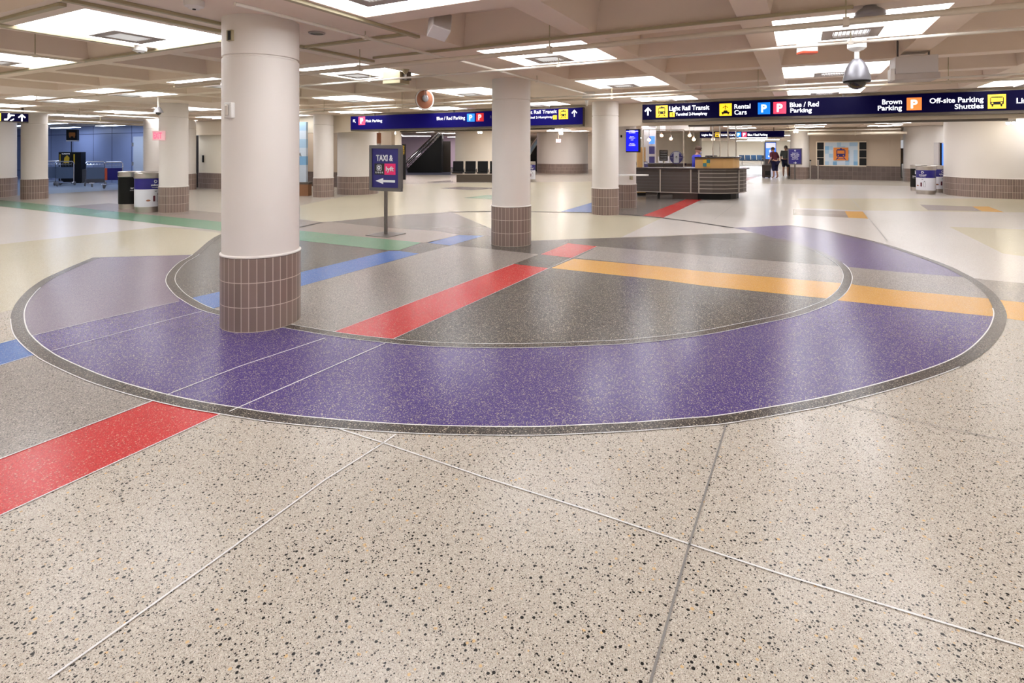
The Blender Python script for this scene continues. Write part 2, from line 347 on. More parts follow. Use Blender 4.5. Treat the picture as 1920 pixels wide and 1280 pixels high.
def car(x, z, s):
    return [rrect(x-.32*s, x+.32*s, z-.12*s, z+.03*s, .05*s), [(x-.2*s, z+.02*s), (x+.2*s, z+.02*s), (x+.13*s, z+.15*s), (x-.13*s, z+.15*s)], rect(x-.27*s, x-.17*s, z-.2*s, z-.1*s), rect(x+.17*s, x+.27*s, z-.2*s, z-.1*s)]
def plane(x, z, s):
    return [rrect(x-.05*s, x+.05*s, z-.4*s, z+.42*s, .045*s), [(x-.42*s, z-.12*s), (x, z+.14*s), (x+.42*s, z-.12*s), (x+.42*s, z-.02*s), (x, z+.24*s), (x-.42*s, z-.02*s)][::1], [(x-.16*s, z-.38*s), (x, z-.28*s), (x+.16*s, z-.38*s), (x, z-.22*s)]]

# ------------------------------------------------------------------ FLOOR: one poured slab with inlaid colours
def crom(pts, n=6):
    P = [Vector(p) for p in pts]; out = []
    for i in range(len(P)-1):
        a, b, c, d = P[max(i-1, 0)], P[i], P[i+1], P[min(i+2, len(P)-1)]
        for k in range(n):
            t = k/n; out.append(.5*((2*b) + (c-a)*t + (2*a-5*b+4*c-d)*t*t + (3*b-3*c+d-a)*t**3))
    out.append(P[-1]); return out
def offset(pl, w):
    out = []
    for i, p in enumerate(pl):
        d = (pl[min(i+1, len(pl)-1)] - pl[max(i-1, 0)]); d.z = 0; d.normalize(); out.append(p + Vector((-d.y, d.x, 0))*w)
    return out
TK = list(T.keys()); fm = MB()
LZ = .0004
def area(pts, key, lay):
    P = [Vector(p) for p in pts]; tr = tessellate_polygon([[Vector((p.x, p.y, 0)) for p in P]])
    fm.add([(p.x, p.y, lay*LZ) for p in P], [tuple(t) for t in tr], TK.index(key))
def apx(px, key, lay): area([FL(*p) for p in px], key, lay)
def ribbon(pl, w, key, lay):
    a, b = offset(pl, w/2), offset(pl, -w/2)
    for i in range(len(pl)-1): fm.add([(q.x, q.y, lay*LZ) for q in (a[i], a[i+1], b[i+1], b[i])], [(0,1,2,3)], TK.index(key))
def line(px, w=.007, key='strip', lay=9): 
    pl = []
    P = [FL(*p) for p in px]
    for i in range(len(P)-1):
        for k in range(8): pl.append(P[i].lerp(P[i+1], k/8))
    pl.append(P[-1]); ribbon(pl, w, key, lay)
# slab
fm.add([(-45,-12,0),(16,-12,0),(16,80,0),(-45,80,0)], [(0,1,2,3)], TK.index('cream'))
outer_px = [(174,483),(135,499),(106,512),(81,524),(56,541),(41,555),(29,570),(22,585),(20,598),(21,612),(25,625.5),(32.5,637),(47.5,652.5),(65,666),(80,676),(112,692),(150,709),(187,723),(237,738.5),(287.5,752),(350,766),(415,777),(500,790.5),(625,803),(750,812),(875,816),(1000,817),(1094,813.5),(1200,808),(1300,800),(1362,794.5),(1456,779),(1575,756),(1706,721),(1800,688),(1847,660.6),(1878,626),(1888,598),(1885,581),(1875,562.5),(1860,546),(1830,524),(1805,511),(1784,500.6),(1740,484),(1665,459),(1590,441),(1540,430),(1479,422)]
outer = crom([FL(*p) for p in outer_px], 5); ring_in = offset(outer, .09)
inner_px = [(610,416.5),(563,425),(480,431),(412,440),(361,458+19.5),(336,492),(317.5,510),(311,524),(314,536),(327.5,552.5),(345,565),(367.5,577.5),(399,588),(470,603),(556,619),(640,633),(725,643),(806,649.5),(900,652.5),(1000,652),(1100,648.5),(1200,643),(1320,628.5),(1414,610),(1495,592.5),(1545,575),(1570,563),(1590,544),(1598,522),(1593,506),(1581,494),(1565,484),(1540,472),(1506,460),(1479,451),(1451,446),(1414,436)]
inner = crom([FL(*p) for p in inner_px], 5); inn_in = offset(inner, .09)
# tone changes of the cream field
apx([(300,425),(412,436),(412,442),(361,477),(172,484),(100,515),(50,548),(25,580),(0,586),(-200,590),(-200,480),(0,458),(62,451),(128,444)], 'yellowcream', 1)
apx([(850,398),(922,429),(995,451),(1165,444.5),(1240,409),(1110,399),(1000,397)], 'yellowcream', 1)
apx([(0,387),(400,431),(300,425),(128,444),(0,458),(-200,480),(-200,360)], 'white', 1)
apx([(1165,444.5),(1240,409),(1300,416),(1376,427),(1414,436),(1320,439)], 'white', 1)
apx([(1376,427),(1479,422),(1540,430),(1590,441),(1665,459),(1740,484),(1830,524),(1920,531),(2300,560),(2300,380),(1920,352),(1500,345),(1390,345),(1309,377),(1242,408.8),(1300,416)], 'white', 1)
apx([(1780,425),(1920,430),(2200,450),(2200,520),(1880,475)], 'yellowcream', 2)
apx([(1495,372),(1920,372),(2100,385),(2100,400),(1640,395),(1500,390)], 'yellowcream', 2)
apx([(1000,397),(1052,397),(1109,380),(1109,340),(755,345),(563,385),(563,410),(604,416),(841,397)], 'yellowcream', 2)
# purple crescent
pl_purple = ring_in + [FL(1376,427), FL(1414,436), FL(1420,460), FL(1300,500), FL(1000,500), FL(600,480), FL(361,477.5)]
area(pl_purple, 'purple', 3)
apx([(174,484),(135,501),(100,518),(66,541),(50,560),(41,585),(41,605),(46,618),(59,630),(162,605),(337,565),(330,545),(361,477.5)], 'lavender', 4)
# inner lens: charcoal field, then its bands
area(inner + [FL(1320,439), FL(1240,443.4), FL(1112,447), FL(995.5,451.5), FL(922,429), FL(847,398), FL(760,402), FL(619,416)], 'dark', 5)
apx([(847,398),(760,402),(622,416),(727,427),(816,433),(860,438),(915,442),(922,443),(922,429)], 'darkgray', 6)
apx([(125,387),(205,381),(355,394),(415,399),(563,412),(604,416.5),(622,416),(727,427),(816,433),(862,440),(800,456),(562,433),(400,415),(208,396)], 'taupe', 7)
apx([(-200,360),(0,375),(125,387.5),(400,414.6),(562,432.5),(790,455),(748,469.5),(726,469),(562,451),(400,431),(0,386.5),(-200,372)], 'green', 8)
apx([(364,557.5),(414,546.5),(563,510.6),(729,470.5),(749,470.5),(786,475.5),(563,537),(412.5,575),(392,580),(372,574),(355,562)], 'blue', 6)
apx([(799,455),(860,441),(908,442),(844,460.3)], 'blue', 7)
apx([(392,581),(412.5,575.5),(563,537),(786,476),(849,460),(924,467.5),(1010,477),(963.5,495),(620,624),(560,614),(470,598),(399,583)], 'gray', 6)
apx([(620,624),(963.5,495),(1029,503),(737,636),(680,632)], 'red', 7)
apx([(1014,477),(1065,456),(1120,462),(1073,483.6)], 'red', 7)
apx([(1034,502.6),(1076,485),(1240,500),(1320,509),(1600,533),(1610,560),(1568,562.5),(1551,560),(1320,536),(1240,525)], 'yellow', 6)
apx([(1081,483.6),(1121,462),(1240,472),(1320,479),(1570,499),(1600,502),(1600,533),(1320,509),(1240,500)], 'gray', 6)
apx([(1590,500.5),(1680,509.5),(1809,520),(1840,523),(1870,545),(1870,562),(1856,560),(1680,544),(1590,532.5)], 'gray', 5)
apx([(1570,563),(1588,546),(1596,533),(1680,544),(1856,560),(1874,562),(1874,594.5),(1867,594),(1680,575)], 'yellow', 5)
apx([(1822,522),(1920,531),(2150,552),(2150,592),(1920,567),(1872,562)], 'gray', 2)
apx([(1874,562),(1920,567),(2150,592),(2150,632),(1920,601.5),(1885,596.5)], 'yellow', 2)
# stripes reaching in from the lower left
apx([(-250,712),(0,644),(36,634),(70,664),(0,685),(-250,762)], 'blue', 2)
apx([(-250,762),(0,685),(66,665),(130,700),(200,726),(290,751),(0,861),(-250,956)], 'gray', 2)
apx([(-250,956),(0,861),(292,750),(340,760),(418,775),(0,967),(-250,1082)], 'red', 2)
# rings
def band(a, b, key, lay):
    for i in range(len(a)-1): fm.add([(q.x, q.y, lay*LZ) for q in (a[i], a[i+1], b[i+1], b[i])], [(0,1,2,3)], TK.index(key))
band(outer, ring_in, 'ring', 9); band(inner[2*5:-3*5], inn_in[2*5:-3*5], 'ring', 9)
k0 = 8*5
ribbon(outer[k0:-14*5], .008, 'strip', 10); ribbon(ring_in[4*5:-10*5], .009, 'strip', 10)
ribbon(inner[4*5:-6*5], .008, 'strip', 10); ribbon(inn_in[4*5:-4*5], .006, 'strip', 10)
line([(59,630),(162,605),(337,565)], lay=10); line([(97,658),(300,604),(378,584)], lay=10); line([(312,741),(450,687),(610,634)], lay=10, w=.009); line([(430,772),(560,715),(722,644)], lay=10, w=.009)
line([(625,623),(963,495)], w=.006, lay=10); line([(737,636),(1029,503),(1120,462)], w=.006, lay=10)
line([(0,861),(288,751)], .008); line([(0,967),(415,776)], .008); line([(0,685),(62,666)], .006); line([(0,644),(31,636)], .006)
line([(637,805),(719,831),(906,895),(1100,956),(1290,1020),(1470,1079),(1920,1214)], .008); line([(742,815),(719,831),(610,900),(425,1035),(90,1275)], .008)
line([(1362,795),(1290,1030),(1217,1290)], .008, 'linegray'); line([(1575,757),(1690,785),(1895,829)], .005, 'linegray')
line([(1560,335),(1603,380),(1628,408),(1664,452)], .012, 'linegray'); line([(1385,377),(1340,411)], .012, 'linegray'); line([(1500,342),(1489,400)], .012, 'linegray')
line([(604,417),(563,426),(480,432)], .09, 'linedark'); line([(841,397.5),(922,396.5),(1000,397),(1110,399),(1204,404.5),(1242,408.5),(1300,416),(1360,425),(1376,427)], .10, 'linedark')
# marks beyond the circle
apx([(1051,396.6),(1109,380),(1200,352),(1240,352),(1110,398.5)], 'blue', 3)
apx([(1110,399),(1200,352),(1300,352),(1300,362),(1278,377),(1204,404.5)], 'darkgray', 4)
apx([(1204,404.5),(1277.6,377),(1372,340),(1396,340),(1309,377),(1242,408.8)], 'red', 5)
apx([(1392,344),(1400,333),(1440,326),(1402,338)], 'red', 3)
apx([(1487,392),(1584,396),(1591,408),(1487,403)], 'taupe', 3); apx([(1584,396),(1618,396.5),(1628,410),(1591,408)], 'yellow', 3)
apx([(1725,383.5),(1823,387),(1841,396),(1740,394)], 'taupe', 3); apx([(1823,387),(1853,387),(1883,398),(1841,396)], 'yellow', 3)
apx([(826,353),(863,350),(940,352.5),(885,356.5)], 'darkgray', 3); apx([(869,371),(913,365.5),(975,366),(935,374)], 'green', 3); apx([(800,341),(845,338),(850,341),(815,342.5)], 'darkgray', 3)
area([cw(-12,32.6), cw(-3.0,32.6), cw(-3.5,60), cw(-16,60)], 'carpet', 3)
area([Vector((-44,3,0)), Vector((-22.8,3,0)), Vector((-22.8,13.3,0)), Vector((-44,13.3,0))], 'pale', 3)
fl = struct(fm.build('floor', [T[k] for k in TK], fix=False))

# ------------------------------------------------------------------ CEILING: waffle slab; every second coffer holds a lamp
PX, CW = 1.525, 1.27
cm = MB(); lamps = []
for j in range(-24, 9):
    for i in range(-8, 22):
        x0, y0 = -3.27+PX*j, 2.22+PX*i; x1, y1 = x0+CW, y0+CW; g = (PX-CW)/2
        X0, X1, Y0, Y1 = x0-g, x1+g, y0-g, y1+g
        if j % 6 == 5:
            cm.add([(X0,Y0,HC),(X1,Y0,HC),(X1,Y1,HC),(X0,Y1,HC)], [(0,3,2,1)]); continue
        lit = (j % 6 in (0,2,4)) and i % 2 == 0
        d, t = (.42, .02) if lit else (.34, .07)
        vs = [(X0,Y0,HC),(X1,Y0,HC),(X1,Y1,HC),(X0,Y1,HC),(x0,y0,HC),(x1,y0,HC),(x1,y1,HC),(x0,y1,HC),(x0+t,y0+t,HC+d),(x1-t,y0+t,HC+d),(x1-t,y1-t,HC+d),(x0+t,y1-t,HC+d)]
        cm.add(vs, [(0,4,5,1),(1,5,6,2),(2,6,7,3),(3,7,4,0),(4,8,9,5),(5,9,10,6),(6,10,11,7),(7,11,8,4),(8,11,10,9)])
        if lit: lamps.append((j, i, x0+CW/2, y0+CW/2))
xa, xb, ya, yb = -3.27+PX*-24-(PX-CW)/2, -3.27+PX*9-(PX-CW)/2, 2.22-PX*8-(PX-CW)/2, 2.22+PX*22-(PX-CW)/2
cm.add([(xa,yb,HC),(xb,yb,HC),(xb,80,HC),(xa,80,HC)], [(0,3,2,1)])
cm.add([(xa,ya,HC+.6),(xb,ya,HC+.6),(xb,80,HC+.6),(xa,80,HC+.6)], [(0,1,2,3)])
struct(cm.build('ceiling', M['soffit'], fix=False))
def make_lamp():
    t = thing('ceiling_light', 'x', 'ceiling light', (0,0,HC))
    h = CW/2-.012; mb = MB(); k = h-.02
    mb.add([(-h,-h,.004),(h,-h,.004),(h,h,.004),(-h,h,.004),(-k,-k,.36),(k,-k,.36),(k,k,.36),(-k,k,.36)], [(0,4,5,1),(1,5,6,2),(2,6,7,3),(3,7,4,0),(4,7,6,5)])
    mb.build('diffuser', M['lamp'], t, fix=False)
    b = MB(); a, c = .22, .34
    b.add([(-a,-a,-.03),(a,-a,-.03),(a,a,-.03),(-a,a,-.03),(-c,-c,.30),(c,-c,.30),(c,c,.30),(-c,c,.30)], [(0,1,5,4),(1,2,6,5),(2,3,7,6),(3,0,4,7),(4,5,6,7)])
    b.build('baffle', M['baffle'], t)
    g = MB(); o, n = .235, .145; z0, z1 = -.055, -.035
    for x0_, x1_, y0_, y1_ in ((-o,o,-o,-n),(-o,o,n,o),(-o,-n,-n,n),(n,o,-n,n)): g.b2(x0_, x1_, y0_, y1_, z0, z1)
    g.build('grille_frame', M['grille'], t)
    s = MB()
    for q in range(9): s.b2(-n+.032*q+.008, -n+.032*q+.014, -n, n, -.053, -.037)
    s.build('grille_slats', M['signwhite'], t)
    MB().b2(-n+.004, n-.004, -n+.004, n-.004, -.034, -.031).build('inner_glow', M['grilleglow'], t)  # glowing plane added so the grille centre looks bright
    return t
lamp0 = make_lamp(); first = True
ROW = {0:'the row nearest the camera', 2:'the second row from the camera', 4:'the third row from the camera', 6:'the row just before the blue signs', 8:'the first row behind the blue signs', 10:'the second row behind the blue signs', 12:'the third row behind the blue signs', 14:'the fourth row behind the blue signs', 16:'the fifth row behind the blue signs', 18:'the far end of the hall', 20:'the far end of the hall'}
def inview(x, y):
    Xc = ct*x + st*y; Yc = -st*x + ct*y
    if Yc < 1: return None
    px = 960+FPX*Xc/Yc; py = HY-FPX*(HC-EYE)/Yc
    return px if -60 < px < 1980 and py > -60 else None
rows = {}
for j, i, x, y in lamps:
    if x < -30 or y > 31: continue
    rows.setdefault(i, []).append((x, y))
ORD = ['leftmost', 'second from left', 'third from left', 'fourth from left', 'fifth from left', 'sixth from left', 'seventh from left', 'eighth from left', 'ninth from left', 'tenth from left', 'eleventh from left', 'twelfth from left']
for i in sorted(rows):
    k = 0
    for x, y in sorted(rows[i]):
        p = inview(x, y)
        if -22.8 > x and y > 2.5: continue
        if p is None:
            if y > 9 or x < -20: continue
            lab, grp = 'square luminous ceiling light panel outside the picture', 'ceiling lights outside the picture'
        else:
            lab = 'square luminous ceiling light, %s in %s' % (ORD[min(k, 11)], ROW.get(i, 'the hall')); grp = 'square coffer ceiling lights'; k += 1
        if first: lamp0.location = (x, y, HC); lamp0['label'] = lab; lamp0['group'] = grp; first = False
        else: dup(lamp0, (x, y, HC), 0, lab, grp)

# ------------------------------------------------------------------ WALLS and headers
def wallbox(name, x0, x1, y0, y1, z0, z1, m): return struct(MB().b2(x0, x1, y0, y1, z0, z1).build(name, m))
wallbox('wall_rear', -36, 10.4, -9.4, -9.2, 0, 3.2, M['header'])
wallbox('wall_right', 9.2, 9.4, -9.2, 60, 0, 3.2, M['header'])
HX0, HX1 = onA(366, 12.95)[0], 9.15
hb = MB(); hb.b2(HX0, HX1, 12.95, 13.2, 2.09, HC); struct(hb.build('wall_header', M['header']))
# tracks for the roll-down grilles below the headers
xg0, xg1 = onA(1290, 12.95)[0], onA(1892, 12.95)[0]
struct(MB().b2(xg0, xg1, 13.0, 13.2, 2.05, 2.10).build('trim_1', M['bronze']))
xg0, xg1 = onA(748, 12.95)[0], onA(1033, 12.95)[0]
struct(MB().b2(xg0, xg1, 13.0, 13.2, 2.05, 2.10).build('trim_2', M['bronze']))
# left side: opening into the blue lit arrivals area
struct(MB().b2(-23.1, -22.8, 8.1, 13.3, 2.46, HC).build('wall_left_header', M['header'])); struct(MB().b2(-23.1, -22.8, -9.2, 5.2, 0, HC).build('wall_left', M['header']))
bw = MB(); bx0, bx1 = -38.0, -22.2
bw.b2(bx0, bx1, 13.3, 13.5, 0, HC)
for x in [onA(p, 13.3)[0] for p in (96, 137, 175, 210, 247)]: bw.b2(x-.012, x+.012, 13.295, 13.31, 0, HC, 1)
for z in (.42, 2.26): bw.b2(bx0, bx1, 13.294, 13.31, z-.012, z+.012, 1)
struct(bw.build('wall_blue', [M['bluewall'], M['joint']]))
wallbox('wall_far_left', -38.2, -38, 2, 13.5, 0, HC, M['bluewall']); wallbox('wall_front_left', -38, -23.1, 2.8, 3, 0, HC, M['bluewall'])
# door in the blue wall
dx0, dx1 = onA(252, 13.29)[0], onA(276, 13.29)[0]
dr = struct(MB().b2(dx0, dx1, 13.24, 13.29, 0, 2.1).build('door_1', M['paledoor'], bevel=.005))
hgm = MB()
for z in (.9, 1.75): hgm.b2(dx0-.05, dx0+.03, 13.2, 13.25, z-.08, z+.08)
hgm.build('hinge', M['steel'], dr)
# wall with a hidden door behind the front column
wx0, wx1 = onA(376, 13.2)[0], onA(480, 13.2)[0]
wb = MB(); wb.b2(wx0, wx1, 13.12, 13.3, .607, 2.09, 0); wb.wall([(wx0, 13.1), (wx1, 13.1)], 0, .607, .2, 1); struct(wb.build('wall_back', [M['wallwhite'], M['tile']]))
dwx = onA(366, 13.25)[0]; struct(MB().b2(dwx-.4, wx0, 13.35, 13.4, 0, 2.09).build('door_2', M['darkwood']))
tag(MB().b2(onA(381,13.1)[0]-.03, onA(381,13.1)[0]+.03, 13.07, 13.12, 1.02, 1.3).build('door_pull', M['black'], bevel=.004), 'small black pull plate on the cream wall left of the front column', 'handle')
w3 = MB(); w3.b2(-22.6, -13.7, 16.0, 16.2, .607, HC, 0); w3.wall([(-22.6, 15.99), (-13.7, 15.99)], 0, .607, .15, 1); struct(w3.build('wall_recess', [M['tan'], M['tiledark']]))

# ------------------------------------------------------------------ COLUMNS
GZ = 2.30
def column(loc, label, r=.33, name='column', group='round tiled columns', groove=True, ztop=HC, tiles=True, paint='column'):
    t = thing(name, label, 'column', (loc[0], loc[1], 0), 0, group)
    pr = [(r-.008, .607), (r+.004, .612), (r+.004, .622), (r-.012, .63)] if tiles else [(r, 0)]
    if groove: pr += [(r-.012, GZ-.012), (r-.024, GZ-.006), (r-.024, GZ+.006), (r-.012, GZ+.012)]
    pr += [(r-.012, ztop-(.012 if r > .5 else 0))]
    MB().lathe(pr, n=96 if r < .5 else 128).build('shaft', M[paint], t, smooth=True)
    if tiles:
        n = 99 if r < .5 else 160
        MB().lathe([(r, 0), (r, .6075)], n=n, tr=round(2*math.pi*r/.0625)*.0625/(2*math.pi)).build('tile_base', M['tile'], t, smooth=True)
    return t
def colpx(xl, xr, Yf, r):
    """centre of a round shaft whose outline runs from xl to xr (None = open) and whose nearest point is Yf ahead"""
    a = math.atan((xl-960)/FPX) if xl is not None else None; b = math.atan((xr-960)/FPX) if xr is not None else None
    if a is not None and b is not None:
        c = (a+b)/2; D = Yf/math.cos(c) + r
    elif a is not None:
        D = Yf/math.cos(a) + r*.5; c = a + math.asin(r/D)
    else:
        D = Yf/math.cos(b) + r*.5; c = b - math.asin(r/D)
    return cw(D*math.sin(c), D*math.cos(c))
gy = lambda y: FPX*EYE/(y-HY)
c1 = colpx(413, 563, gy(622), .325); column(c1, 'large round cream column nearest the camera, left of centre, with brown tiled base', r=.325)
c2 = colpx(922, 995, gy(463), .322); column(c2, 'round cream column in the middle standing on the edge of the charcoal floor pattern', r=.322)
c3 = colpx(1110, 1160, gy(404), .32); column(c3, 'round cream column between the two long blue overhead signs, front one of a pair', r=.32)
c3b = colpx(1144, 1194, gy(391), .34); column(c3b, 'round cream column carrying the blue screen, just behind another column', r=.34, groove=False)
cL = colpx(297, 354, gy(399), .322); column(cL, 'round cream column right beside the trash and recycling bins, with pink exit sign', r=.322)
cLL = colpx(39, 90, gy(374), .33); column(cLL, 'round cream column at far left under the end of the small blue sign', r=.33)
cm_ = colpx(587, 626, gy(370.5), .32); column(cm_, 'round cream column just left of the Pink Parking sign', r=.32)
c5 = colpx(332, 366, gy(356.5), .34); column(c5, 'round cream column mostly hidden directly behind the bin column', r=.34)
c6 = colpx(271, 304, gy(357), .33); column(c6, 'shaded round column behind the trash bins, left of the exit sign', r=.33)
column(colpx(None, 33, gy(368), 1.2), 'wide round cream pier cut off by the left edge of the photo', r=1.2, name='pier', group='wide round piers', groove=False)
column(colpx(630, 712, gy(365.5), .70), 'wide round cream pier behind the taxi sign, with brown tiled base', r=.70, name='pier', group='wide round piers', groove=False)
DR = colpx(1768, None, 18.2, 1.4); column(DR, 'wide round cream pier at the right edge, largest one, with three rows of brown tile', r=1.4, name='pier', group='wide round piers', groove=False)
DR2 = colpx(1693, None, 26.2, 1.4); column(DR2, 'wide round cream pier farther back, between the train poster wall and the right edge pier', r=1.4, name='pier', group='wide round piers', groove=False)
column(colpx(1003, 1106, gy(325.5), 1.7), 'wide round cream pier with faint exit sign, far back between the middle columns', r=1.7, name='pier', group='wide round piers', groove=False)
column(colpx(845, 990, gy(328), 2.2), 'very wide white curved pier behind the row of black seats', r=2.2, name='pier', group='wide round piers', groove=False, tiles=False, paint='wallwhite')
column(colpx(688, 753, 29.5, .95), 'bright white pier behind the upper right corner of the taxi sign', r=.95, name='pier', group='wide round piers', groove=False, tiles=False, paint='wallwhite')
column(colpx(1228, 1314, 36, 1.6), 'wide cream pier seen through the clear shields of the information desk', r=1.6, name='pier', group='wide round piers', groove=False, paint='wallwhite')
column(colpx(1483, 1516, gy(335.5), .46), 'cream column behind the small directional poster stand at right', r=.46, groove=False)
column(colpx(813, 830, gy(319), .33), 'gray white round column beside the far escalator', r=.33, groove=False)

# far walls
ay = 32.3; ax0, ax1 = onA(1514, ay)[0], 4.35
aw = MB(); aw.b2(ax0, ax1, ay+.01, ay+.2, .607, HC, 0); aw.wall([(ax0, ay), (ax1, ay)], 0, .7, .15, 1)
for q in range(1, 6): aw.b2(ax0+q*.9-.01, ax0+q*.9+.01, ay, ay+.02, .7, HC, 2)
aw.b2(ax0, ax1, ay, ay+.02, 1.55, 1.565, 2)
struct(aw.build('wall_art', [M['tan'], M['tiledark'], M['tan']]))
P0, P1 = cw(-10, 68), cw(45, 68)
struct(MB().box((P0+P1)/2+Vector((0,0,1.6)), (60, .3, 3.2), rz=TH).build('wall_far', M['wallwhite']))
P0 = cw(-8.0, 47); struct(MB().box(P0+Vector((0,0,1.6)), (14, .3, 3.2), rz=TH).build('wall_mauve', M['mauve']))
wg = MB(); a, b = cw(3.9, 42), cw(9.4, 42); wg.box((a+b)/2+Vector((0,0,1.5)), (3.6, .3, 3.0), rz=TH)
struct(wg.build('wall_behind_desk', M['wallwhite']))
# lamps that would sit inside a wide pier are taken out again
piers = [o for o in C.objects if o.name.startswith('pier')]
for o in [o for o in C.objects if o.name.startswith('ceiling_light')]:
    for p in piers:
        rad = max(c.dimensions.x for c in p.children)/2 if p.children else 1
        if (o.location-p.location).to_2d().length < rad+.75:
            for ch in list(o.children): bpy.data.objects.remove(ch)
            bpy.data.objects.remove(o); break

# ------------------------------------------------------------------ OVERHEAD SIGNS
SA = 12.70                                            # signs hang on this plane, just in front of the header
def SP(px, py, a=SA):
    x, Y = onA(px, a); return x, ZA(py, Y)
def overhead(name, label, pxl, pxr, top, bot, a, th=.14, face=None, frame_h=.05, cat='overhead sign'):
    x0, x1 = onA(pxl, a)[0], onA(pxr, a)[0]
    t = thing(name, label, cat, (x0, a, 0))
    w = x1-x0
    MB().b2(0, w, .012, th, bot, top).build('housing', M['bronze'], t, bevel=.006)
    MB().b2(.01, w-.01, 0, .012, bot+frame_h, top-.012).build('face_panel', face or M['navy'], t)
    hg = MB()
    for q in (.12, .5, .88): hg.b2(w*q-.02, w*q+.02, th*.4, th*.6, top, HC)
    hg.build('hanger', M['bronze'], t)
    return t, x0, w
def stext(t, x0, a, s, pl, pr, pb, cap, mt, wt=.004, name='lettering', label=None):
    xl, z = SP(pl, pb, a); xr, _ = SP(pr, pb, a); z2 = SP((pl+pr)/2, pb, a)[1]; Y = onA((pl+pr)/2, a)[1]
    text(s, mt, t, xl-x0, z2, -.001, cap/FPX*Y, xr-xl, wt, name=name, label=label)
def spanel(t, x0, a, pl, pr, pt, pb, mt, name, label):
    xl, zt = SP(pl, pt, a); xr, zb = SP(pr, pb, a); xc = (pl+pr)/2; zt = SP(xc, pt, a)[1]; zb = SP(xc, pb, a)[1]
    h = min((xr-xl), (zt-zb)); cx, cz = (xl+xr)/2-x0, (zt+zb)/2
    o = flat([rect(xl-x0, xr-x0, zb, zt)], name, mt, t, -.001, .006, label=label); return o, cx, cz, h
def P_box(t, x0, a, pl, pr, pt, pb, mt, label, lt='litwhite'):
    o, cx, cz, h = spanel(t, x0, a, pl, pr, pt, pb, mt, 'parking_symbol', label)
    text('P', M[lt], o, cx-.22*h, cz-.33*h, -.007, .66*h, .44*h, .03, name='letter'); return o
def icon(t, x0, a, pl, pr, pt, pb, kind, mt=None, name='pictogram', label=None):
    o, cx, cz, h = spanel(t, x0, a, pl, pr, pt, pb, mt or M['lityellow'], name, label)
    if kind in ('train', 'bus'):
        d, l = (train if kind == 'train' else bus)(cx, cz, h); flat(d, 'symbol', M['black'], o, -.007, .003); flat(l, 'headlight', M['lityellow'], o, -.010, .002)
    elif kind == 'plane': flat(plane(cx, cz, h), 'symbol', M['black'], o, -.007, .003)
    elif kind == 'rental': flat(plane(cx, cz+.2*h, h*.5) + car(cx, cz-.22*h, h), 'symbol', M['black'], o, -.007, .003)
    return o
top1 = 2.575
t, x0, w = overhead('overhead_sign', 'long dark blue overhead sign starting with Pink Parking, passing behind the middle column', 657, 1093, 2.575, 2.10, SA)
xx, zz = SP(664.5, 227); flat([arrow(xx-x0, zz, .15, math.pi/4)], 'arrow', M['litwhite1'], t, -.001, .005)
P_box(t, x0, SA, 672.5, 684.5, 219, 234, M['litpink'], 'pink parking symbol')
stext(t, x0, SA, 'Pink Parking', 686, 716.5, 229, 5.2, M['litwhite1'])
stext(t, x0, SA, 'Blue / Red Parking', 819, 872, 224.5, 6.4, M['litwhite1'])
P_box(t, x0, SA, 876, 890, 213, 228, M['litblue'], 'blue parking symbol', 'litwhite1'); P_box(t, x0, SA, 893, 907, 212, 227.5, M['litred'], 'red parking symbol', 'litwhite1')
stext(t, x0, SA, 'Rental Cars', 919, 950, 221.5, 5.6, M['dimwhite'])
stext(t, x0, SA, 'Light Rail Transit', 981, 1044, 213, 6.6, M['litwhite1']); stext(t, x0, SA, 'Terminal 2-Humphrey', 982, 1036, 222, 4.2, M['litwhite1'], .006)
icon(t, x0, SA, 1037, 1044, 216, 223.5, 'plane', label='small yellow airplane symbol'); icon(t, x0, SA, 1048, 1065, 205, 223, 'train', label='yellow tram symbol')
xx, zz = SP(1077, 212.5); flat([arrow(xx-x0, zz, .19, 0)], 'arrow', M['litwhite1'], t, -.001, .005)
t, x0, w = overhead('overhead_sign', 'longest dark blue lit sign over the information desk, reading Light Rail Transit and Rental Cars', 1204, 2120, 2.585, 2.16, SA, face=M['navydark'], frame_h=.06)
xx, zz = SP(1215, 209); flat([arrow(xx-x0, zz, .20, 0)], 'arrow', M['litwhite'], t, -.001, .005)
icon(t, x0, SA, 1230, 1252, 198, 220, 'train', label='yellow tram symbol')
stext(t, x0, SA, 'Light Rail Transit', 1255, 1330, 206.3, 8.4, M['litwhite'], .008)
icon(t, x0, SA, 1256, 1265, 210.5, 219, 'plane', label='small yellow airplane symbol'); stext(t, x0, SA, 'Terminal 2-Humphrey', 1267, 1326, 216, 5.4, M['litwhite'], .004)
icon(t, x0, SA, 1349, 1372, 194, 217, 'rental', label='yellow airplane and car symbol')
stext(t, x0, SA, 'Rental', 1377, 1407, 203.5, 8.6, M['litwhite'], .008); stext(t, x0, SA, 'Cars', 1377, 1400, 214.5, 8.4, M['litwhite'], .008)
P_box(t, x0, SA, 1421, 1444, 192, 214, M['litblue'], 'blue parking symbol'); P_box(t, x0, SA, 1450, 1474, 191, 213, M['litpink'], 'red parking symbol')
stext(t, x0, SA, 'Blue / Red', 1481, 1535, 200, 8.8, M['litwhite'], .008); stext(t, x0, SA, 'Parking', 1482, 1522, 210.5, 8, M['litwhite'], .008)
stext(t, x0, SA, 'Brown', 1654, 1691, 195, 9, M['litwhite'], .008); stext(t, x0, SA, 'Parking', 1646, 1691, 206.5, 9, M['litwhite'], .008)
P_box(t, x0, SA, 1700, 1728, 183, 206.5, M['litorange'], 'orange parking symbol')
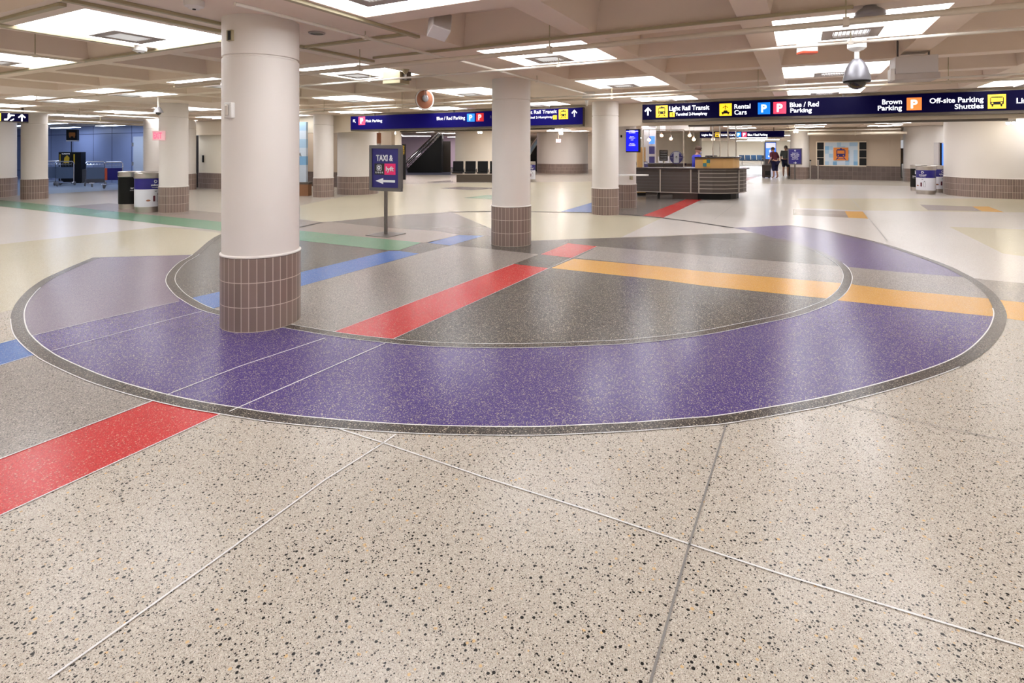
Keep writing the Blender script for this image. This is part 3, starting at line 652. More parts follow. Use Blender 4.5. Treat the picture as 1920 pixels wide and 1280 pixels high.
stext(t, x0, SA, 'Off-site Parking', 1743, 1844, 192, 9.5, M['litwhite'], .008); stext(t, x0, SA, 'Shuttles', 1790, 1844, 203.5, 9, M['litwhite'], .008)
icon(t, x0, SA, 1852, 1886, 177, 203.5, 'bus', label='yellow bus symbol')
stext(t, x0, SA, 'Limos', 1906, 1950, 193, 10, M['litwhite'], .008)
SX = DP(54, 14.6).x                                  # this one hangs along the other building axis, facing right
def LP(px, py):
    d = (px-960)/FPX; vx, vy = ct*d-st, st*d+ct; Y = SX/vx; return vy*Y, ZA(py, Y)
y0 = LP(-16, 220)[0]; w = LP(54, 220)[0]-y0; zt_, zb_ = LP(30, 212)[1], LP(30, 229.5)[1]
t = thing('overhead_sign', 'small black overhead sign with escalator symbol and arrow at the left edge', 'overhead sign', (SX, y0, 0), math.pi/2)
MB().b2(0, w, .012, .12, zb_, zt_).build('housing', M['bronze'], t, bevel=.006); MB().b2(.01, w-.01, 0, .012, zb_+.03, zt_-.01).build('face_panel', M['navydark'], t)
for q in (.15, .85): MB().b2(w*q-.02, w*q+.02, .04, .08, zt_, HC).build('hanger', M['bronze'], t)
x = LP(17.5, 219.5)[0]-y0; z = LP(17.5, 220)[1]; s = .2; sx_ = (LP(27, 220)[0]-LP(8, 220)[0])/s/1.0
flat([[(x+a*sx_*s, z+b*s) for a, b in P_] for P_ in ([(-.5,-.4),(-.2,-.4),(.2,.2),(.5,.2),(.5,.36),(.12,.36),(-.28,-.22),(-.5,-.22)], disc(-.05, .42, .09, 12), [(-.16,.02),(-.02,.14),(-.02,.34),(-.16,.34)], [(.05,-.42),(.45,-.12),(.45,-.28),(.2,-.46)])], 'escalator_symbol', M['litwhite'], t, -.001, .005)
x = LP(41, 219.5)[0]-y0; flat([arrow(x, z, .2, 0)], 'arrow', M['litwhite'], t, -.001, .005)
flat([rect(.02, LP(1.5, 220)[0]-y0, zb_+.03, zt_-.02)], 'yellow_panel', M['lityellow'], t, -.001, .005)
SF = 30.0
t, x0, w = overhead('overhead_sign', 'distant small dark overhead sign reading Blue / Red Parking, beyond the information desk', 1312, 1471, 2.47, 2.13, SF, face=M['navydark'], frame_h=.03)
P_box(t, x0, SF, 1380.5, 1389.5, 248, 256.5, M['litblue'], 'blue parking symbol'); P_box(t, x0, SF, 1391, 1400, 248, 256.5, M['litpink'], 'red parking symbol')
stext(t, x0, SF, 'Blue / Red Parking', 1402, 1439, 254.5, 4, M['litwhite'], .008); stext(t, x0, SF, 'Rental Cars', 1352, 1378, 254.5, 3.6, M['litwhite'], .008)
icon(t, x0, SF, 1341, 1349, 248.5, 256.5, 'rental', label='yellow car symbol'); stext(t, x0, SF, 'Light Rail', 1316, 1338, 254.5, 3.6, M['litwhite'], .008)

# ------------------------------------------------------------------ TAXI SIGN on its stand
TY = 9.64; t = thing('poster_stand', 'floor standing sign reading TAXI and with a white arrow pointing left', 'sign stand', DP(723.5, TY), 0)
tx = lambda p: (p-723.5)/82.0
tz = lambda p: ZA(p, TY)
MB().b2(-.25, .25, -.25, .25, 0, .012).build('base_plate', M['postmetal'], t, bevel=.003)
MB().b2(-.026, .026, -.02, .02, .012, tz(357)).build('post', M['postmetal'], t, bevel=.003)
fr = MB(); X0, X1, Z0, Z1 = tx(693.5), tx(753), tz(358), tz(272); bx = .06
for a in ((X0, X1, Z0, Z0+bx), (X0, X1, Z1-bx, Z1), (X0, X0+bx, Z0+bx, Z1-bx), (X1-bx, X1, Z0+bx, Z1-bx)): fr.b2(a[0], a[1], -.03, .03, a[2], a[3])
fr.build('frame', M['frame'], t, bevel=.004)
MB().b2(X0+bx, X1-bx, -.012, .012, Z0+bx, Z1-bx).build('poster', M['signmatte'], t)
wm = M['paperwhite']
text('TAXI &', wm, t, tx(706), tz(301.5), -.013, tz(290.5)-tz(301.5), tx(738)-tx(706), .038)
ub = flat([rect(tx(703), tx(722), tz(327.5), tz(306.5))], 'rideshare_tile', M['blackprint'], t, -.013, .004, label='black tile with a ringed logo and four letters')
flat([rrect(tx(707.5), tx(716.5), tz(320), tz(309), .02)], 'emblem', wm, ub, -.018, .002); flat([rrect(tx(708.3), tx(715.7), tz(319), tz(310), .018)], 'emblem_inset', M['blackprint'], ub, -.0205, .002); flat([disc((tx(708)+tx(716))/2, tz(314.5), .036)], 'emblem_dot', wm, ub, -.023, .002)
flat([rect((tx(708)+tx(716))/2-.012, (tx(708)+tx(716))/2+.012, tz(315.5), tz(313.5))], 'emblem_centre', M['blackprint'], ub, -.0255, .002)
text('UBER', wm, ub, tx(705), tz(325), -.018, .03, tx(720)-tx(705), .0, space=1.5)
ly = flat([rect(tx(722), tx(742.5), tz(327.5), tz(306.5))], 'rideshare_tile', M['pink'], t, -.013, .004, label='hot pink tile with four white letters')
text('lyft', wm, ly, tx(725), tz(320.5), -.018, .08, tx(740)-tx(725), .03)
flat([[(tx(705), tz(339.3)), (tx(719.5), tz(333.8)), (tx(719.5), tz(337.2)), (tx(741.5), tz(337.2)), (tx(741.5), tz(341.6)), (tx(719.5), tz(341.6)), (tx(719.5), tz(345))]], 'arrow', wm, t, -.013, .004)

# ------------------------------------------------------------------ small things on the columns
def face_cam(px): return TH + math.atan((960-px)/FPX)
def on_column(c, r, px):                               # point on a column's surface seen at image column px, and its turn
    cx = Vector((0, 0)); d = Vector((cw(math.sin(math.atan((px-960)/FPX)), math.cos(math.atan((px-960)/FPX))).x, cw(math.sin(math.atan((px-960)/FPX)), math.cos(math.atan((px-960)/FPX))).y))
    c2_ = Vector((c.x, c.y)); b = d.dot(c2_); q = b*b-(c2_.length_squared-r*r); s_ = b-math.sqrt(max(q, 0)); p = d*s_; n = (p-c2_).normalized()
    return p, math.atan2(n.y, n.x)+math.pi/2
p, rz = on_column(c1, .315, 432); Yd = p.dot(Vector((-st, ct)))
t = thing('wall_strobe', 'small white rectangular strobe high on the front column', 'alarm strobe', (p.x, p.y, ZA(207, Yd)), rz)
MB().b2(-.045, .045, -.03, .02, -.065, .065).build('housing', M['signwhite'], t, bevel=.008); MB().b2(-.018, .018, -.045, -.03, -.045, .045).build('lens', M['steel'], t, bevel=.006)
p, rz = on_column(c1, .315, 433); t = thing('outlet_box', 'small dark recessed box near the top of the front column', 'junction box', (p.x, p.y, ZA(67, Yd)), rz)
MB().b2(-.03, .03, -.02, .02, -.045, .045).build('box', M['rail'], t, bevel=.003); MB().b2(-.008, .02, -.026, -.02, -.04, .035).build('opening', M['black'], t)
# exit sign beside the bin column
Ye = 12.9; t = thing('exit_sign', 'small glowing pink exit sign sticking out left of the bin column', 'exit sign', DP(299, Ye, ZA(254, Ye)), face_cam(299)-.25)
MB().b2(-.14, .12, -.02, .03, -.115, .115).build('housing', M['exitface'], t, bevel=.008); text('EXIT', M['exit'], t, -.115, -.07, -.021, .14, .17, .03)
MB().b2(.0, .11, .03, .14, -.04, .04).build('bracket', M['signwhite'], t)
Ye = 31.2; t = thing('exit_sign', 'faint pink exit sign hung before the far pier between the middle columns', 'exit sign', DP(1047, Ye, ZA(264, Ye)), face_cam(1047))
MB().b2(-.14, .14, -.03, .03, -.1, .1).build('housing', M['exitface'], t, bevel=.006); text('EXIT', M['exit'], t, -.11, -.06, -.032, .12, .22, .03); MB().tube([(0,0,.1),(0,0,HC+.3-ZA(264,Ye))], .012).build('hanger', M['pipe'], t)
# monitor, shelf and socket on the rear column
Ym = 13.25; t = thing('wall_monitor', 'tall blue display screen mounted on the rear column left of the information desk', 'monitor', DP(1186, Ym, 0), face_cam(1186)-.42)
z0, z1 = ZA(285.5, Ym), ZA(242, Ym)
MB().b2(-.17, .19, -.02, .05, z0, z1).build('case', M['black'], t, bevel=.006); MB().b2(-.155, .155, -.026, -.02, z0+.03, z1-.03).build('screen', M['screenblue'], t)
for k, (s, zz, hh) in enumerate((('Escalators', .92, .022), ('CLOSED', .82, .032), ('Elevators', .66, .02), ('All Elevators', .60, .022), ('Level', .52, .022), ('Information', .36, .018), ('CLOSED', .28, .032))):
    text(s, M['litwhite1'], t, 0, z0+(z1-z0)*zz, -.027, hh, None, .01, 'CENTER', name='screen_text')
MB().b2(-.155, .155, -.029, -.026, z1-.065, z1-.045).build('header_line', M['litwhite1'], t)
MB().tube([(0.05, .05, (z0+z1)/2), (0.08, .25, (z0+z1)/2)], .03).build('bracket', M['black'], t)
Ys = 13.55; t = thing('column_shelf', 'white rounded writing shelf bracketed around the rear column beside the information desk', 'shelf', DP(1184, Ys, 0), TH)
zs = ZA(326.5, Ys); sh = [(-.34 + (.0), -.22), (.30, -.22)] + [(.30+.07*math.sin(k*math.pi/8)*1.5, -.22+.07*(1-math.cos(k*math.pi/8))*2) for k in range(1, 8)] + [(.30, .06), (-.34, .06)]
MB().prism(sh, zs-.03, zs).build('shelf_board', M['signwhite'], t); MB().b2(-.05, .0, -.16, .0, zs-.13, zs-.03).build('bracket', M['rail'], t)
p, rz = on_column(c3b, .335, 1165); Yd2 = p.dot(Vector((-st, ct))); tag(MB().b2(-.02, .02, -.015, .015, -.03, .03).build('socket', M['black']), 'tiny black socket on the rear column left of the blue screen', 'socket').location = (p.x, p.y, ZA(255.5, Yd2)); bpy.data.objects['socket'].rotation_euler.z = rz

# ------------------------------------------------------------------ BINS
def bend(o, r, off=0):
    for v in o.data.vertices:
        a = v.co.x/r + off; rr = r - v.co.y; v.co.x, v.co.y = rr*math.sin(a), -rr*math.cos(a)
def make_bin(label, px, Y, recycling, ang, group):
    r = .275; t = thing('recycling_bin' if recycling else 'trash_bin', label, 'bin', DP(px, Y), face_cam(px), group)
    MB().lathe([(.001, 0), (r-.01, 0), (r-.01, .135), (.001, .135)], n=48).build('base', M['steel'], t, smooth=True)
    if recycling:
        MB().lathe([(r-.02, .135), (r, .135), (r, .56), (r-.02, .56)], n=48).build('lower_wrap', M['binwhite'], t, smooth=True)
        MB().lathe([(r-.02, .56), (r, .56), (r, .82), (r-.02, .82)], n=48).build('upper_wrap', M['binnavy'], t, smooth=True)
    else: MB().lathe([(r-.02, .135), (r, .135), (r, .82), (r-.02, .82)], n=48).build('wrap', M['binblack'], t, smooth=True)
    MB().lathe([(r-.03, .80), (r+.004, .82), (r+.012, .84), (r+.004, .93), (r+.012, .945), (r+.004, .955), (r-.02, .955), (r-.06, .925), (.12, .90), (.11, .86), (.001, .86)], n=48).build('lid', M['steel'], t, smooth=True)
    MB().cyl((0,0,0), .105, .861, .866, 32).build('opening', M['black'], t)
    W = M['paperwhite']
    if recycling:
        tri = []
        for k in range(3):
            a = math.radians(90+120*k); ux, uz = math.cos(a), math.sin(a); vx, vz = -uz, ux; c = (.026*ux, .745+.026*uz)
            tri.append([(c[0]+vx*s1+ux*s2, c[1]+vz*s1+uz*s2) for s1, s2 in ((-.035,-.007),(.018,-.007),(.018,-.016),(.036,.002),(.018,.020),(.018,.011),(-.022,.011))])
        o = flat(tri, 'recycling_symbol', W, t, 0, .003); bend(o, r+.001, ang)
        o = text('mixed', W, t, 0, .635, 0, .05, .21, .03, 'CENTER'); bend(o, r+.001, ang)
        o = text('recycling', W, t, 0, .59, 0, .024, .17, .01, 'CENTER'); bend(o, r+.001, ang)
        o = text('cups', M['blackprint'], t, 0, .50, 0, .022, .05, .01, 'CENTER', name='small_print'); bend(o, r+.001, ang)
        o = flat([rrect(-.06, -.012, .26, .40, .012)], 'can_picture', M['maroon'], t, 0, .003); bend(o, r+.001, ang)
        o = flat([disc(-.16, .29, .045, 16, .022)], 'bowl_picture', M['brown'], t, 0, .003); bend(o, r+.001, ang)
        o = flat([rect(.03, .035, .26, .42), rect(.085, .09, .26, .42), rect(.03, .09, .255, .26), rect(.045, .075, .42, .45)], 'bottle_outline', M['frame'], t, 0, .003); bend(o, r+.001, ang)
    else:
        o = flat([rect(-.03, .03, .62, .72), rect(-.04, .04, .73, .745), rect(-.012, .012, .745, .755)], 'trash_symbol', W, t, 0, .003); bend(o, r+.001, ang+.12)
        o = text('trash', W, t, 0, .52, 0, .05, .19, .03, 'CENTER'); bend(o, r+.001, ang)
        o = text('bottles and liquids', W, t, 0, .475, 0, .016, .20, .0, 'CENTER', name='small_print'); bend(o, r+.001, ang)
    return t
make_bin('black trash bin with steel rim standing left of the column with the exit sign', 246, 13.98, False, .28, 'bins beside the exit sign column')
make_bin('blue and white recycling bin touching the left side of the exit sign column', 277, 13.27, True, .62, 'bins beside the exit sign column')
make_bin('bin half hidden behind the recycling bin and the exit sign column', 291, 13.95, True, .8, 'bins beside the exit sign column')
make_bin('blue and white recycling bin left of the wide pier at the right edge, front one', 1736, 18.6, True, -.35, 'bins beside the right edge pier')
make_bin('blue and white recycling bin touching the wide pier at the right edge', 1757, 19.35, True, .6, 'bins beside the right edge pier')
make_bin('black trash bin peeking out left of the recycling bins at right', 1724, 20.1, False, -.5, 'bins beside the right edge pier')
make_bin('recycling bin half hidden by the middle column, far back', 993, 25.6, True, .3, 'bin behind the middle column')

# ------------------------------------------------------------------ INFORMATION DESK  (local axes: x right, y away from the viewer)
def thc(name, label, cat, X, Y, z=0, group=None): return thing(name, label, cat, cw(X, Y, z), TH, group)
DX, DY = 5.45, 16.35
t = thc('information_desk', 'curved dark ribbed information desk with blond wood upper counter', 'desk', DX, DY)
front = [(3.55,17.15),(4.5,16.72),(5.45,16.38),(5.58,16.28)]; curve = [(5.58,16.28),(6.0,16.2),(6.4,16.2),(6.8,16.36),(7.1,16.62),(7.35,16.98),(7.48,17.4),(7.52,17.85),(7.45,18.3),(7.25,18.8),(6.8,19.4)]
lc = lambda P, dx=0, dy=0: [(a-DX+dx, b-DY+dy) for a, b in P]
def off2(P, w):
    V = [Vector((a, b, 0)) for a, b in P]; return [(v.x, v.y) for v in offset(V, w)]
MB().wall(lc(front), .22, .915, .05).build('front_panel', M['deskdark'], t); MB().wall(lc(curve), .22, .915, .05).build('curved_panel', M['deskdark'], t)
MB().wall(lc(off2(curve, .22)), 0, .22, .05).build('plinth', M['black'], t)
MB().wall(lc(off2([(4.95,16.72),(5.62,16.42)], .05)), 0, .22, .3).build('plinth_block', M['deskdark'], t)
rb = MB()
for z in (.335, .45, .565, .68, .795): rb.wall(lc(off2(curve, -.012)), z, z+.018, .014)
rb.build('panel_rib', M['desktrim'], t)
rb = MB()
for z in (.33, .42, .52, .62, .72, .82): rb.wall(lc(off2(front, -.008)), z, z+.008, .01)
rb.build('panel_groove', M['frame'], t)
for k, (P, z0, z1) in enumerate(((front+curve[1:], .20, .225), (curve, .895, .915))):
    MB().wall(lc(off2(P, -.014)), z0, z1, .02).build('trim_rail', M['desktrim'], t)
for x, y in ((4.56,16.68),(5.40,16.38),(5.60,16.25),(6.86,16.38)): MB().box((x-DX, y-DY-.012, .56), (.035, .03, .70)).build('trim_post', M['desktrim'], t)
MB().box((4.56-DX, 16.85-DY, .11), (.07, .07, .22)).build('leg', M['black'], t); MB().box((3.75-DX, 17.3-DY, .11), (.05, .05, .22)).build('leg', M['black'], t)
full = front+curve[1:]
MB().prism(lc(off2(full, -.09)) + list(reversed(lc(off2(full, .62)))), .915, .955).build('countertop', M['counter'], t)
up = [(5.62,16.62),(5.9,16.46),(6.4,16.42),(6.75,16.56),(7.0,16.82),(7.18,17.1),(7.28,17.45),(7.3,17.85),(7.24,18.2)]
MB().wall(lc(up), .955, 1.255, .04).build('upper_front', M['wood'], t); MB().prism(lc(off2(up, -.08)) + list(reversed(lc(off2(up, .32)))), 1.255, 1.295).build('upper_counter', M['counter'], t)
em = MB(); ex, ey = lc([(5.84,16.44)])[0]
sq = .105
for i_ in range(2):
    for k_ in range(2): em.box((ex-.06+i_*sq+.06, ey-.035-(i_*.006), 1.06+k_*sq), (sq, .012, sq), rz=-.35, mi=(i_+k_) % 2)
em.build('emblem', [M['emblem_t'], M['emblem_y']], t)
bc = thc('back_counter', 'low dark counter inside the information desk behind the clear shields', 'counter', 5.1, 18.35); MB().b2(-.75, .75, 0, .5, 0, .98).build('cabinet', M['deskdark'], bc); MB().b2(-.8, .8, -.05, .55, .98, 1.06).build('worktop', M['counter'], bc)
side = thc('side_partition', 'narrow blond wood partition at the left end of the information desk', 'partition', 4.3, 17.9); MB().b2(-.16, .12, 0, .05, .1, 1.6).build('panel', M['wood'], side); MB().b2(-.16, .12, .0, .05, 0, .1).build('foot', M['black'], side)
# acrylic shields
def shield(label, x0, x1, Y, z0, z1, posts, top=None):
    s_ = thc('clear_shield', label, 'screen', x0, Y, z0, 'clear shields on the desk'); w = x1-x0
    MB().b2(.02, w-.02, 0, .008, .03, z1-z0).build('pane', M['plexi'], s_)
    for p_ in posts: MB().b2(w*p_-.016, w*p_+.016, -.012, .02, 0, (top or z1)-z0).build('post', M['chrome'], s_)
    MB().b2(-.0, w, -.006, .014, z1-z0, z1-z0+.02).build('top_rail', M['chrome'], s_); MB().b2(-.03, w+.03, -.06, .06, 0, .012).build('foot', M['chrome'], s_)
X_ = lambda px, Y: (px-960)/FPX*Y
shield('wide clear acrylic shield on the left half of the information desk', X_(1206,17.1), X_(1282,17.1), 17.1, .957, 2.14, (0, 1))
shield('clear acrylic shield beside the seated attendant on the wood counter', X_(1337,16.72), X_(1350,16.72), 16.72, 1.295, 2.0, (0, 1), HC)
shield('clear acrylic shield at the middle of the upper wood counter', X_(1351,16.95), X_(1365,16.95), 16.95, 1.295, 2.0, (1,), HC)
shield('clear acrylic shield near the right end of the upper wood counter', X_(1366,17.3), X_(1380,17.3), 17.3, 1.295, 2.0, (1,), HC)
# canopy and pendants
cn = thc('ceiling_canopy', 'white horizontal light canopy hanging above the information desk', 'light fixture', X_(1238,18.3), 18.3, 2.17)
cwid = X_(1331,18.3)-X_(1238,18.3); MB().b2(0, cwid, 0, .5, 0, .17).build('canopy_body', M['signwhite'], cn); MB().b2(0, .17, -.02, .0, -.01, .19).build('end_cap', M['litwhite1'], cn)
MB().tube([(.3,.25,.17),(.3,.25,HC+.3-2.17)], .012).tube([(cwid-.3,.25,.17),(cwid-.3,.25,HC+.3-2.17)], .012).build('hanger', M['chrome'], cn)
def pendant(px, py, label):
    Y = 18.0; z = ZA(py, Y); q = thc('pendant_lamp', label, 'lamp', X_(px, Y), Y, z, 'pendant lamps over the desk')
    MB().ball((0,0,0), .055, n=16, m=8).build('bulb', M['bulb'], q, smooth=True); MB().lathe([(.02,.11),(.035,.10),(.075,.02),(.07,.02),(.03,.095)], n=20).build('shade', M['plexi'], q, smooth=True); MB().tube([(0,0,.05),(0,0,HC-z+.3)], .006).build('cord', M['chrome'], q)
for px, py, l in ((1217,262,'leftmost of the small glowing pendant lamps over the desk'),(1240.5,254,'glowing pendant lamp left of the canopy, above the small notice board'),(1258,260,'glowing pendant lamp above the round blue sign'),(1293,254,'brightest glowing pendant lamp just above the attendant'),(1301,261.5,'lower glowing pendant lamp right above the head of the attendant'),(1337,261,'rightmost small glowing pendant lamp by the shield rods')): pendant(px, py, l)
# round blue phone sign, notice, brochures, laptop
q = thc('round_sign', 'round blue sign with a white phone shape behind the desk shield', 'sign', X_(1268,17.2), 17.2, ZA(295,17.2)); R_ = .205
MB().cyl((0,0,0), R_, -.006, .006, 40, mtx=UP).build('disc', M['binnavy'], q); flat([rrect(-.085, .085, -.17, .17, .02)], 'phone_shape', M['paperwhite'], q, -.007, .004); flat([arrow(0, .0, .09, 0)], 'phone_arrow', M['black'], q, -.012, .002)
o = text('QUESTIONS? CALL US', M['paperwhite'], q, 0, 0, -.007, .03, .42, .01, 'CENTER')
for v in o.data.vertices:
    a = -v.co.x/.165+math.pi/2; rr = .165+v.co.z; v.co.x, v.co.z = rr*math.cos(a), rr*math.sin(a)
text('scan', M['paperwhite'], q, -.19, -.02, -.007, .025, .08, .01); text('here', M['paperwhite'], q, .10, -.02, -.007, .025, .08, .01); MB().tube([(0,.01,-R_),(0,.01,.965-ZA(295,17.2))], .01).build('stand', M['black'], q)
q = thc('notice_board', 'small dark notice reading CLOSED behind the desk shield, left of the round sign', 'sign', X_(1244,17.3), 17.3, ZA(301.5,17.3)); hn = 20.5/FPX*17.3
MB().b2(-.135, .135, -.01, .01, 0, hn).build('board', M['blackprint'], q)
for s_, zz in (('Travelers', .78), ('Assistance', .56), ('temporarily', .34), ('CLOSED', .12)): text(s_, M['paperwhite'], q, 0, hn*zz, -.011, .028, .2, .01, 'CENTER')
MB().tube([(0,0,0),(0,0,.957-ZA(301.5,17.3))], .01).build('stand', M['black'], q)
q = thc('brochure_stand', 'small blue and white brochure stand at the left end of the desk counter', 'brochure stand', X_(1211,17.35), 17.35, .957); MB().box((0,0,.09), (.12,.02,.17), mtx=Matrix.Rotation(-.2,3,'X')).build('holder', M['binnavy'], q); MB().box((0,-.014,.13), (.1,.008,.05), mtx=Matrix.Rotation(-.2,3,'X')).build('leaflet', M['paperwhite'], q); MB().b2(-.06,.06,-.04,.04,0,.01).build('foot', M['plexi'], q)
for k_, (px_, l_) in enumerate(((1238, 'left paper holder behind the shield, below the CLOSED notice'), (1251, 'middle paper holder behind the shield, below the CLOSED notice'), (1260, 'paper holder on the back counter half behind the round sign'))):
    q = thc('paper_holder', l_, 'paper holder', X_(px_, 18.6), 18.6, 1.06, 'paper holders on the back counter'); MB().box((0,0,.12),(.14,.015,.22), mtx=Matrix.Rotation(-.15,3,'X')).build('sheet', M['paperwhite'], q); MB().b2(-.08,.08,-.04,.05,0,.012).build('foot', M['plexi'], q)
q = thc('laptop', 'low black device lying on the upper wood counter by the rods', 'laptop', X_(1337,16.75), 16.9, 1.295); MB().b2(-.16,.16,-.1,.1,0,.025).build('body', M['black'], q, bevel=.004); MB().b2(-.15,.15,-.09,.09,.025,.045).build('lid', M['frame'], q, bevel=.004)
q = thc('paper_stack', 'stack of white papers on the desk counter before the attendant', 'papers', X_(1293,16.75), 16.75, .957); MB().b2(-.14,.14,-.1,.1,0,.02).build('sheet_stack', M['paperwhite'], q); MB().b2(-.1,.12,-.07,.09,.02,.026).build('top_sheet', M['signwhite'], q)
q = thc('poster_column', 'gray narrow column with three small pictures behind the left end of the desk', 'display', X_(1218,24), 24); MB().b2(-.3,.28,0,.3,0,HC).build('panel', M['elecgray'], q)
for z_ in (1.05, 1.5, 1.95): MB().b2(-.02,.22,-.02,0,z_-.17,z_+.17).build('picture', M['adblue'] if z_ > 1.8 else M['signmatte'], q)
# rubbish bins, bench etc. near the desk

# ------------------------------------------------------------------ PEOPLE
def skin_mesh(J, E, rad, lvl=1, root='pelvis'):
    """grow one continuous surface over a joint graph"""
    names = list(J); idx = {n: i for i, n in enumerate(names)}
    me = bpy.data.meshes.new('tmp'); me.from_pydata([J[n] for n in names], [(idx[a], idx[b]) for a, b in E], [])
    o = bpy.data.objects.new('tmp', me); C.objects.link(o)
    sk = o.modifiers.new('skin', 'SKIN'); sk.use_smooth_shade = True
    if lvl: sb = o.modifiers.new('sub', 'SUBSURF'); sb.levels = lvl
    for n, i in idx.items():
        r = rad[n]; r = r if isinstance(r, tuple) else (r, r); me.skin_vertices[0].data[i].radius = r; me.skin_vertices[0].data[i].use_root = (n == root)
    dg = bpy.context.evaluated_depsgraph_get(); dg.update(); out = bpy.data.meshes.new_from_object(o.evaluated_get(dg)); bpy.data.objects.remove(o); return out
def person(name, label, X, Y, facing, H, pose, clothes, hair_len, group=None, mask=False, hairm='hair', xw=1.0):
    t = thing(name, label, 'person', cw(X, Y), TH+facing)
    J = {}; rad = {}; E = []
    def j(n, p, r, par=None): J[n] = Vector(p)*H; rad[n] = (r[0]*H, r[1]*H) if isinstance(r, tuple) else r*H; (E.append((par, n)) if par else None)
    ln = pose.get('lean', 0); k = xw
    j('pelvis', (0,0,.53), (.078*k,.062*k)); j('waist', (0,.01+ln*.3,.62), (.072*k,.055*k), 'pelvis'); j('chest', (0,.01+ln*.8,.73), (.088*k,.062*k), 'waist'); j('neck0', (0,.0+ln,.82), (.038,.035), 'chest'); j('neck', (0,.012+ln*1.1,.86), .031, 'neck0'); j('skull', (0,.02+ln*1.2,.905), .038, 'neck')
    for s_, sd in ((-1,'l'), (1,'r')):
        el = pose.get('elbow_'+sd, (s_*.135, .0, .63)); wr = pose.get('wrist_'+sd, (s_*.145, .03, .49)); kn = pose.get('knee_'+sd, (s_*.058, .01, .285)); an = pose.get('ankle_'+sd, (s_*.058, -.005, .045))
        j('sh'+sd, (s_*.105*k, ln, .80), .034*k, 'chest'); j('el'+sd, el, .025*k, 'sh'+sd); j('wr'+sd, wr, .0165, 'el'+sd)
        d = (Vector(wr)-Vector(el)).normalized(); pm = Vector(wr)+d*.04; j('pm'+sd, pm, (.018,.011), 'wr'+sd)
        sidev = Vector((0, 1, 0)) - d*d.y
        sidev.normalize()
        for q_, (o_, L_) in enumerate(((-.016,.036),(-.006,.044),(.005,.041),(.015,.034))):
            b0 = pm+sidev*o_+d*.018; j(f'f{q_}a'+sd, b0, .0052, 'pm'+sd); j(f'f{q_}b'+sd, b0+d*L_*.6+Vector((-s_*.006,0,0)), .0046, f'f{q_}a'+sd); j(f'f{q_}c'+sd, b0+d*L_+Vector((-s_*.014,0,0)), .004, f'f{q_}b'+sd)
        b0 = Vector(wr)+d*.022+sidev*.018; j('tha'+sd, b0, .006, 'pm'+sd); j('thb'+sd, b0+d*.022+sidev*.014, .005, 'tha'+sd)
        j('hp'+sd, (s_*.05*k, 0, .50), .056*k, 'pelvis'); j('kn'+sd, kn, .036, 'hp'+sd); j('ca'+sd, (Vector(kn)*.65+Vector(an)*.35)+Vector((0,-.01,0)), .033, 'kn'+sd); j('an'+sd, an, .022, 'ca'+sd); j('ft'+sd, Vector(an)+Vector((0,.045,-.022)), (.024,.017), 'an'+sd); j('to'+sd, Vector(an)+Vector((0,.09,-.030)), (.022,.013), 'ft'+sd)
    me = skin_mesh(J, E, rad); me.name = 'body'
    hc = J['skull'] + Vector((0, .012, .018))*H; tilt = Matrix.Rotation(pose.get('nod', 0), 3, 'X')
    mb = MB(); mb.ball(hc, .062*H, (.80, 1.0, 1.12), 24, 16, mtx=tilt); mb.ball(hc+tilt@Vector((0,.022,-.03))*H, .045*H, (.85,.85,.8), 16, 10)
    mb.ball(hc+tilt@Vector((0,.064,-.012))*H, .010*H, (.8,1,1.4), 10, 8)
    for s_ in (-1, 1): mb.ball(hc+tilt@Vector((s_*.050,-.002,-.008))*H, .016*H, (.35,.8,1.1), 10, 8)
    bm = bmesh.new(); bm.from_mesh(me); tmp = bpy.data.meshes.new('t'); tmp.from_pydata(mb.v, [], mb.f); bm.from_mesh(tmp); bpy.data.meshes.remove(tmp); bm.to_mesh(me); bm.free()
    me.materials.clear(); me.materials.append(M['skin'])
    for p_ in me.polygons: p_.use_smooth = True; p_.material_index = 0
    b = bpy.data.objects.new('body', me); C.objects.link(b); b.parent = t
    ey = MB(); 
    for s_ in (-1, 1): ey.ball(hc+tilt@Vector((s_*.021,.056,.004))*H, .0065*H, n=8, m=6)
    ey.build('eyes', M['black'], t, smooth=True)
    MB().ball(hc+tilt@Vector((0,.0545,-.035))*H, .011*H, (1.5,.5,.4), n=10, m=6).build('mouth', M['maroon'], t, smooth=True)
    hb_ = MB(); hb_.ball(hc+tilt@Vector((0,-.010,.012))*H, .066*H, (.86, 1.0, 1.10), 24, 12, z0=-.25 if hair_len < 1 else -.9, mtx=tilt)
    hb_.ball(hc+tilt@Vector((0,.028,.052))*H, .034*H, (1.3,.9,.55), 16, 8, mtx=tilt)
    hb_.build('hair', M[hairm], t, smooth=True)
    if mask: MB().ball(hc+tilt@Vector((0,.042,-.032))*H, .036*H, (1.05,.9,.95), 16, 10).build('face_mask', M['mask'], t, smooth=True)
    for cn_, mt_, keep, grow in clothes:
        Jn = {n: J[n] for n in J if any(n.startswith(q) for q in keep)}; En = [e for e in E if e[0] in Jn and e[1] in Jn]
        rn = {n: (tuple(v+grow*H for v in rad[n]) if isinstance(rad[n], tuple) else rad[n]+grow*H) for n in Jn}
        if 'cut' in cn_: pass
        c_ = skin_mesh(Jn, En, rn, root='pelvis'); c_.name = cn_; c_.materials.clear(); c_.materials.append(M[mt_])
        for p_ in c_.polygons: p_.material_index = 0
        oo = bpy.data.objects.new(cn_, c_); C.objects.link(oo); oo.parent = t
    return t
shirtk = ['pelvis','waist','chest','neck0','sh','el']; jk = shirtk+['wr']
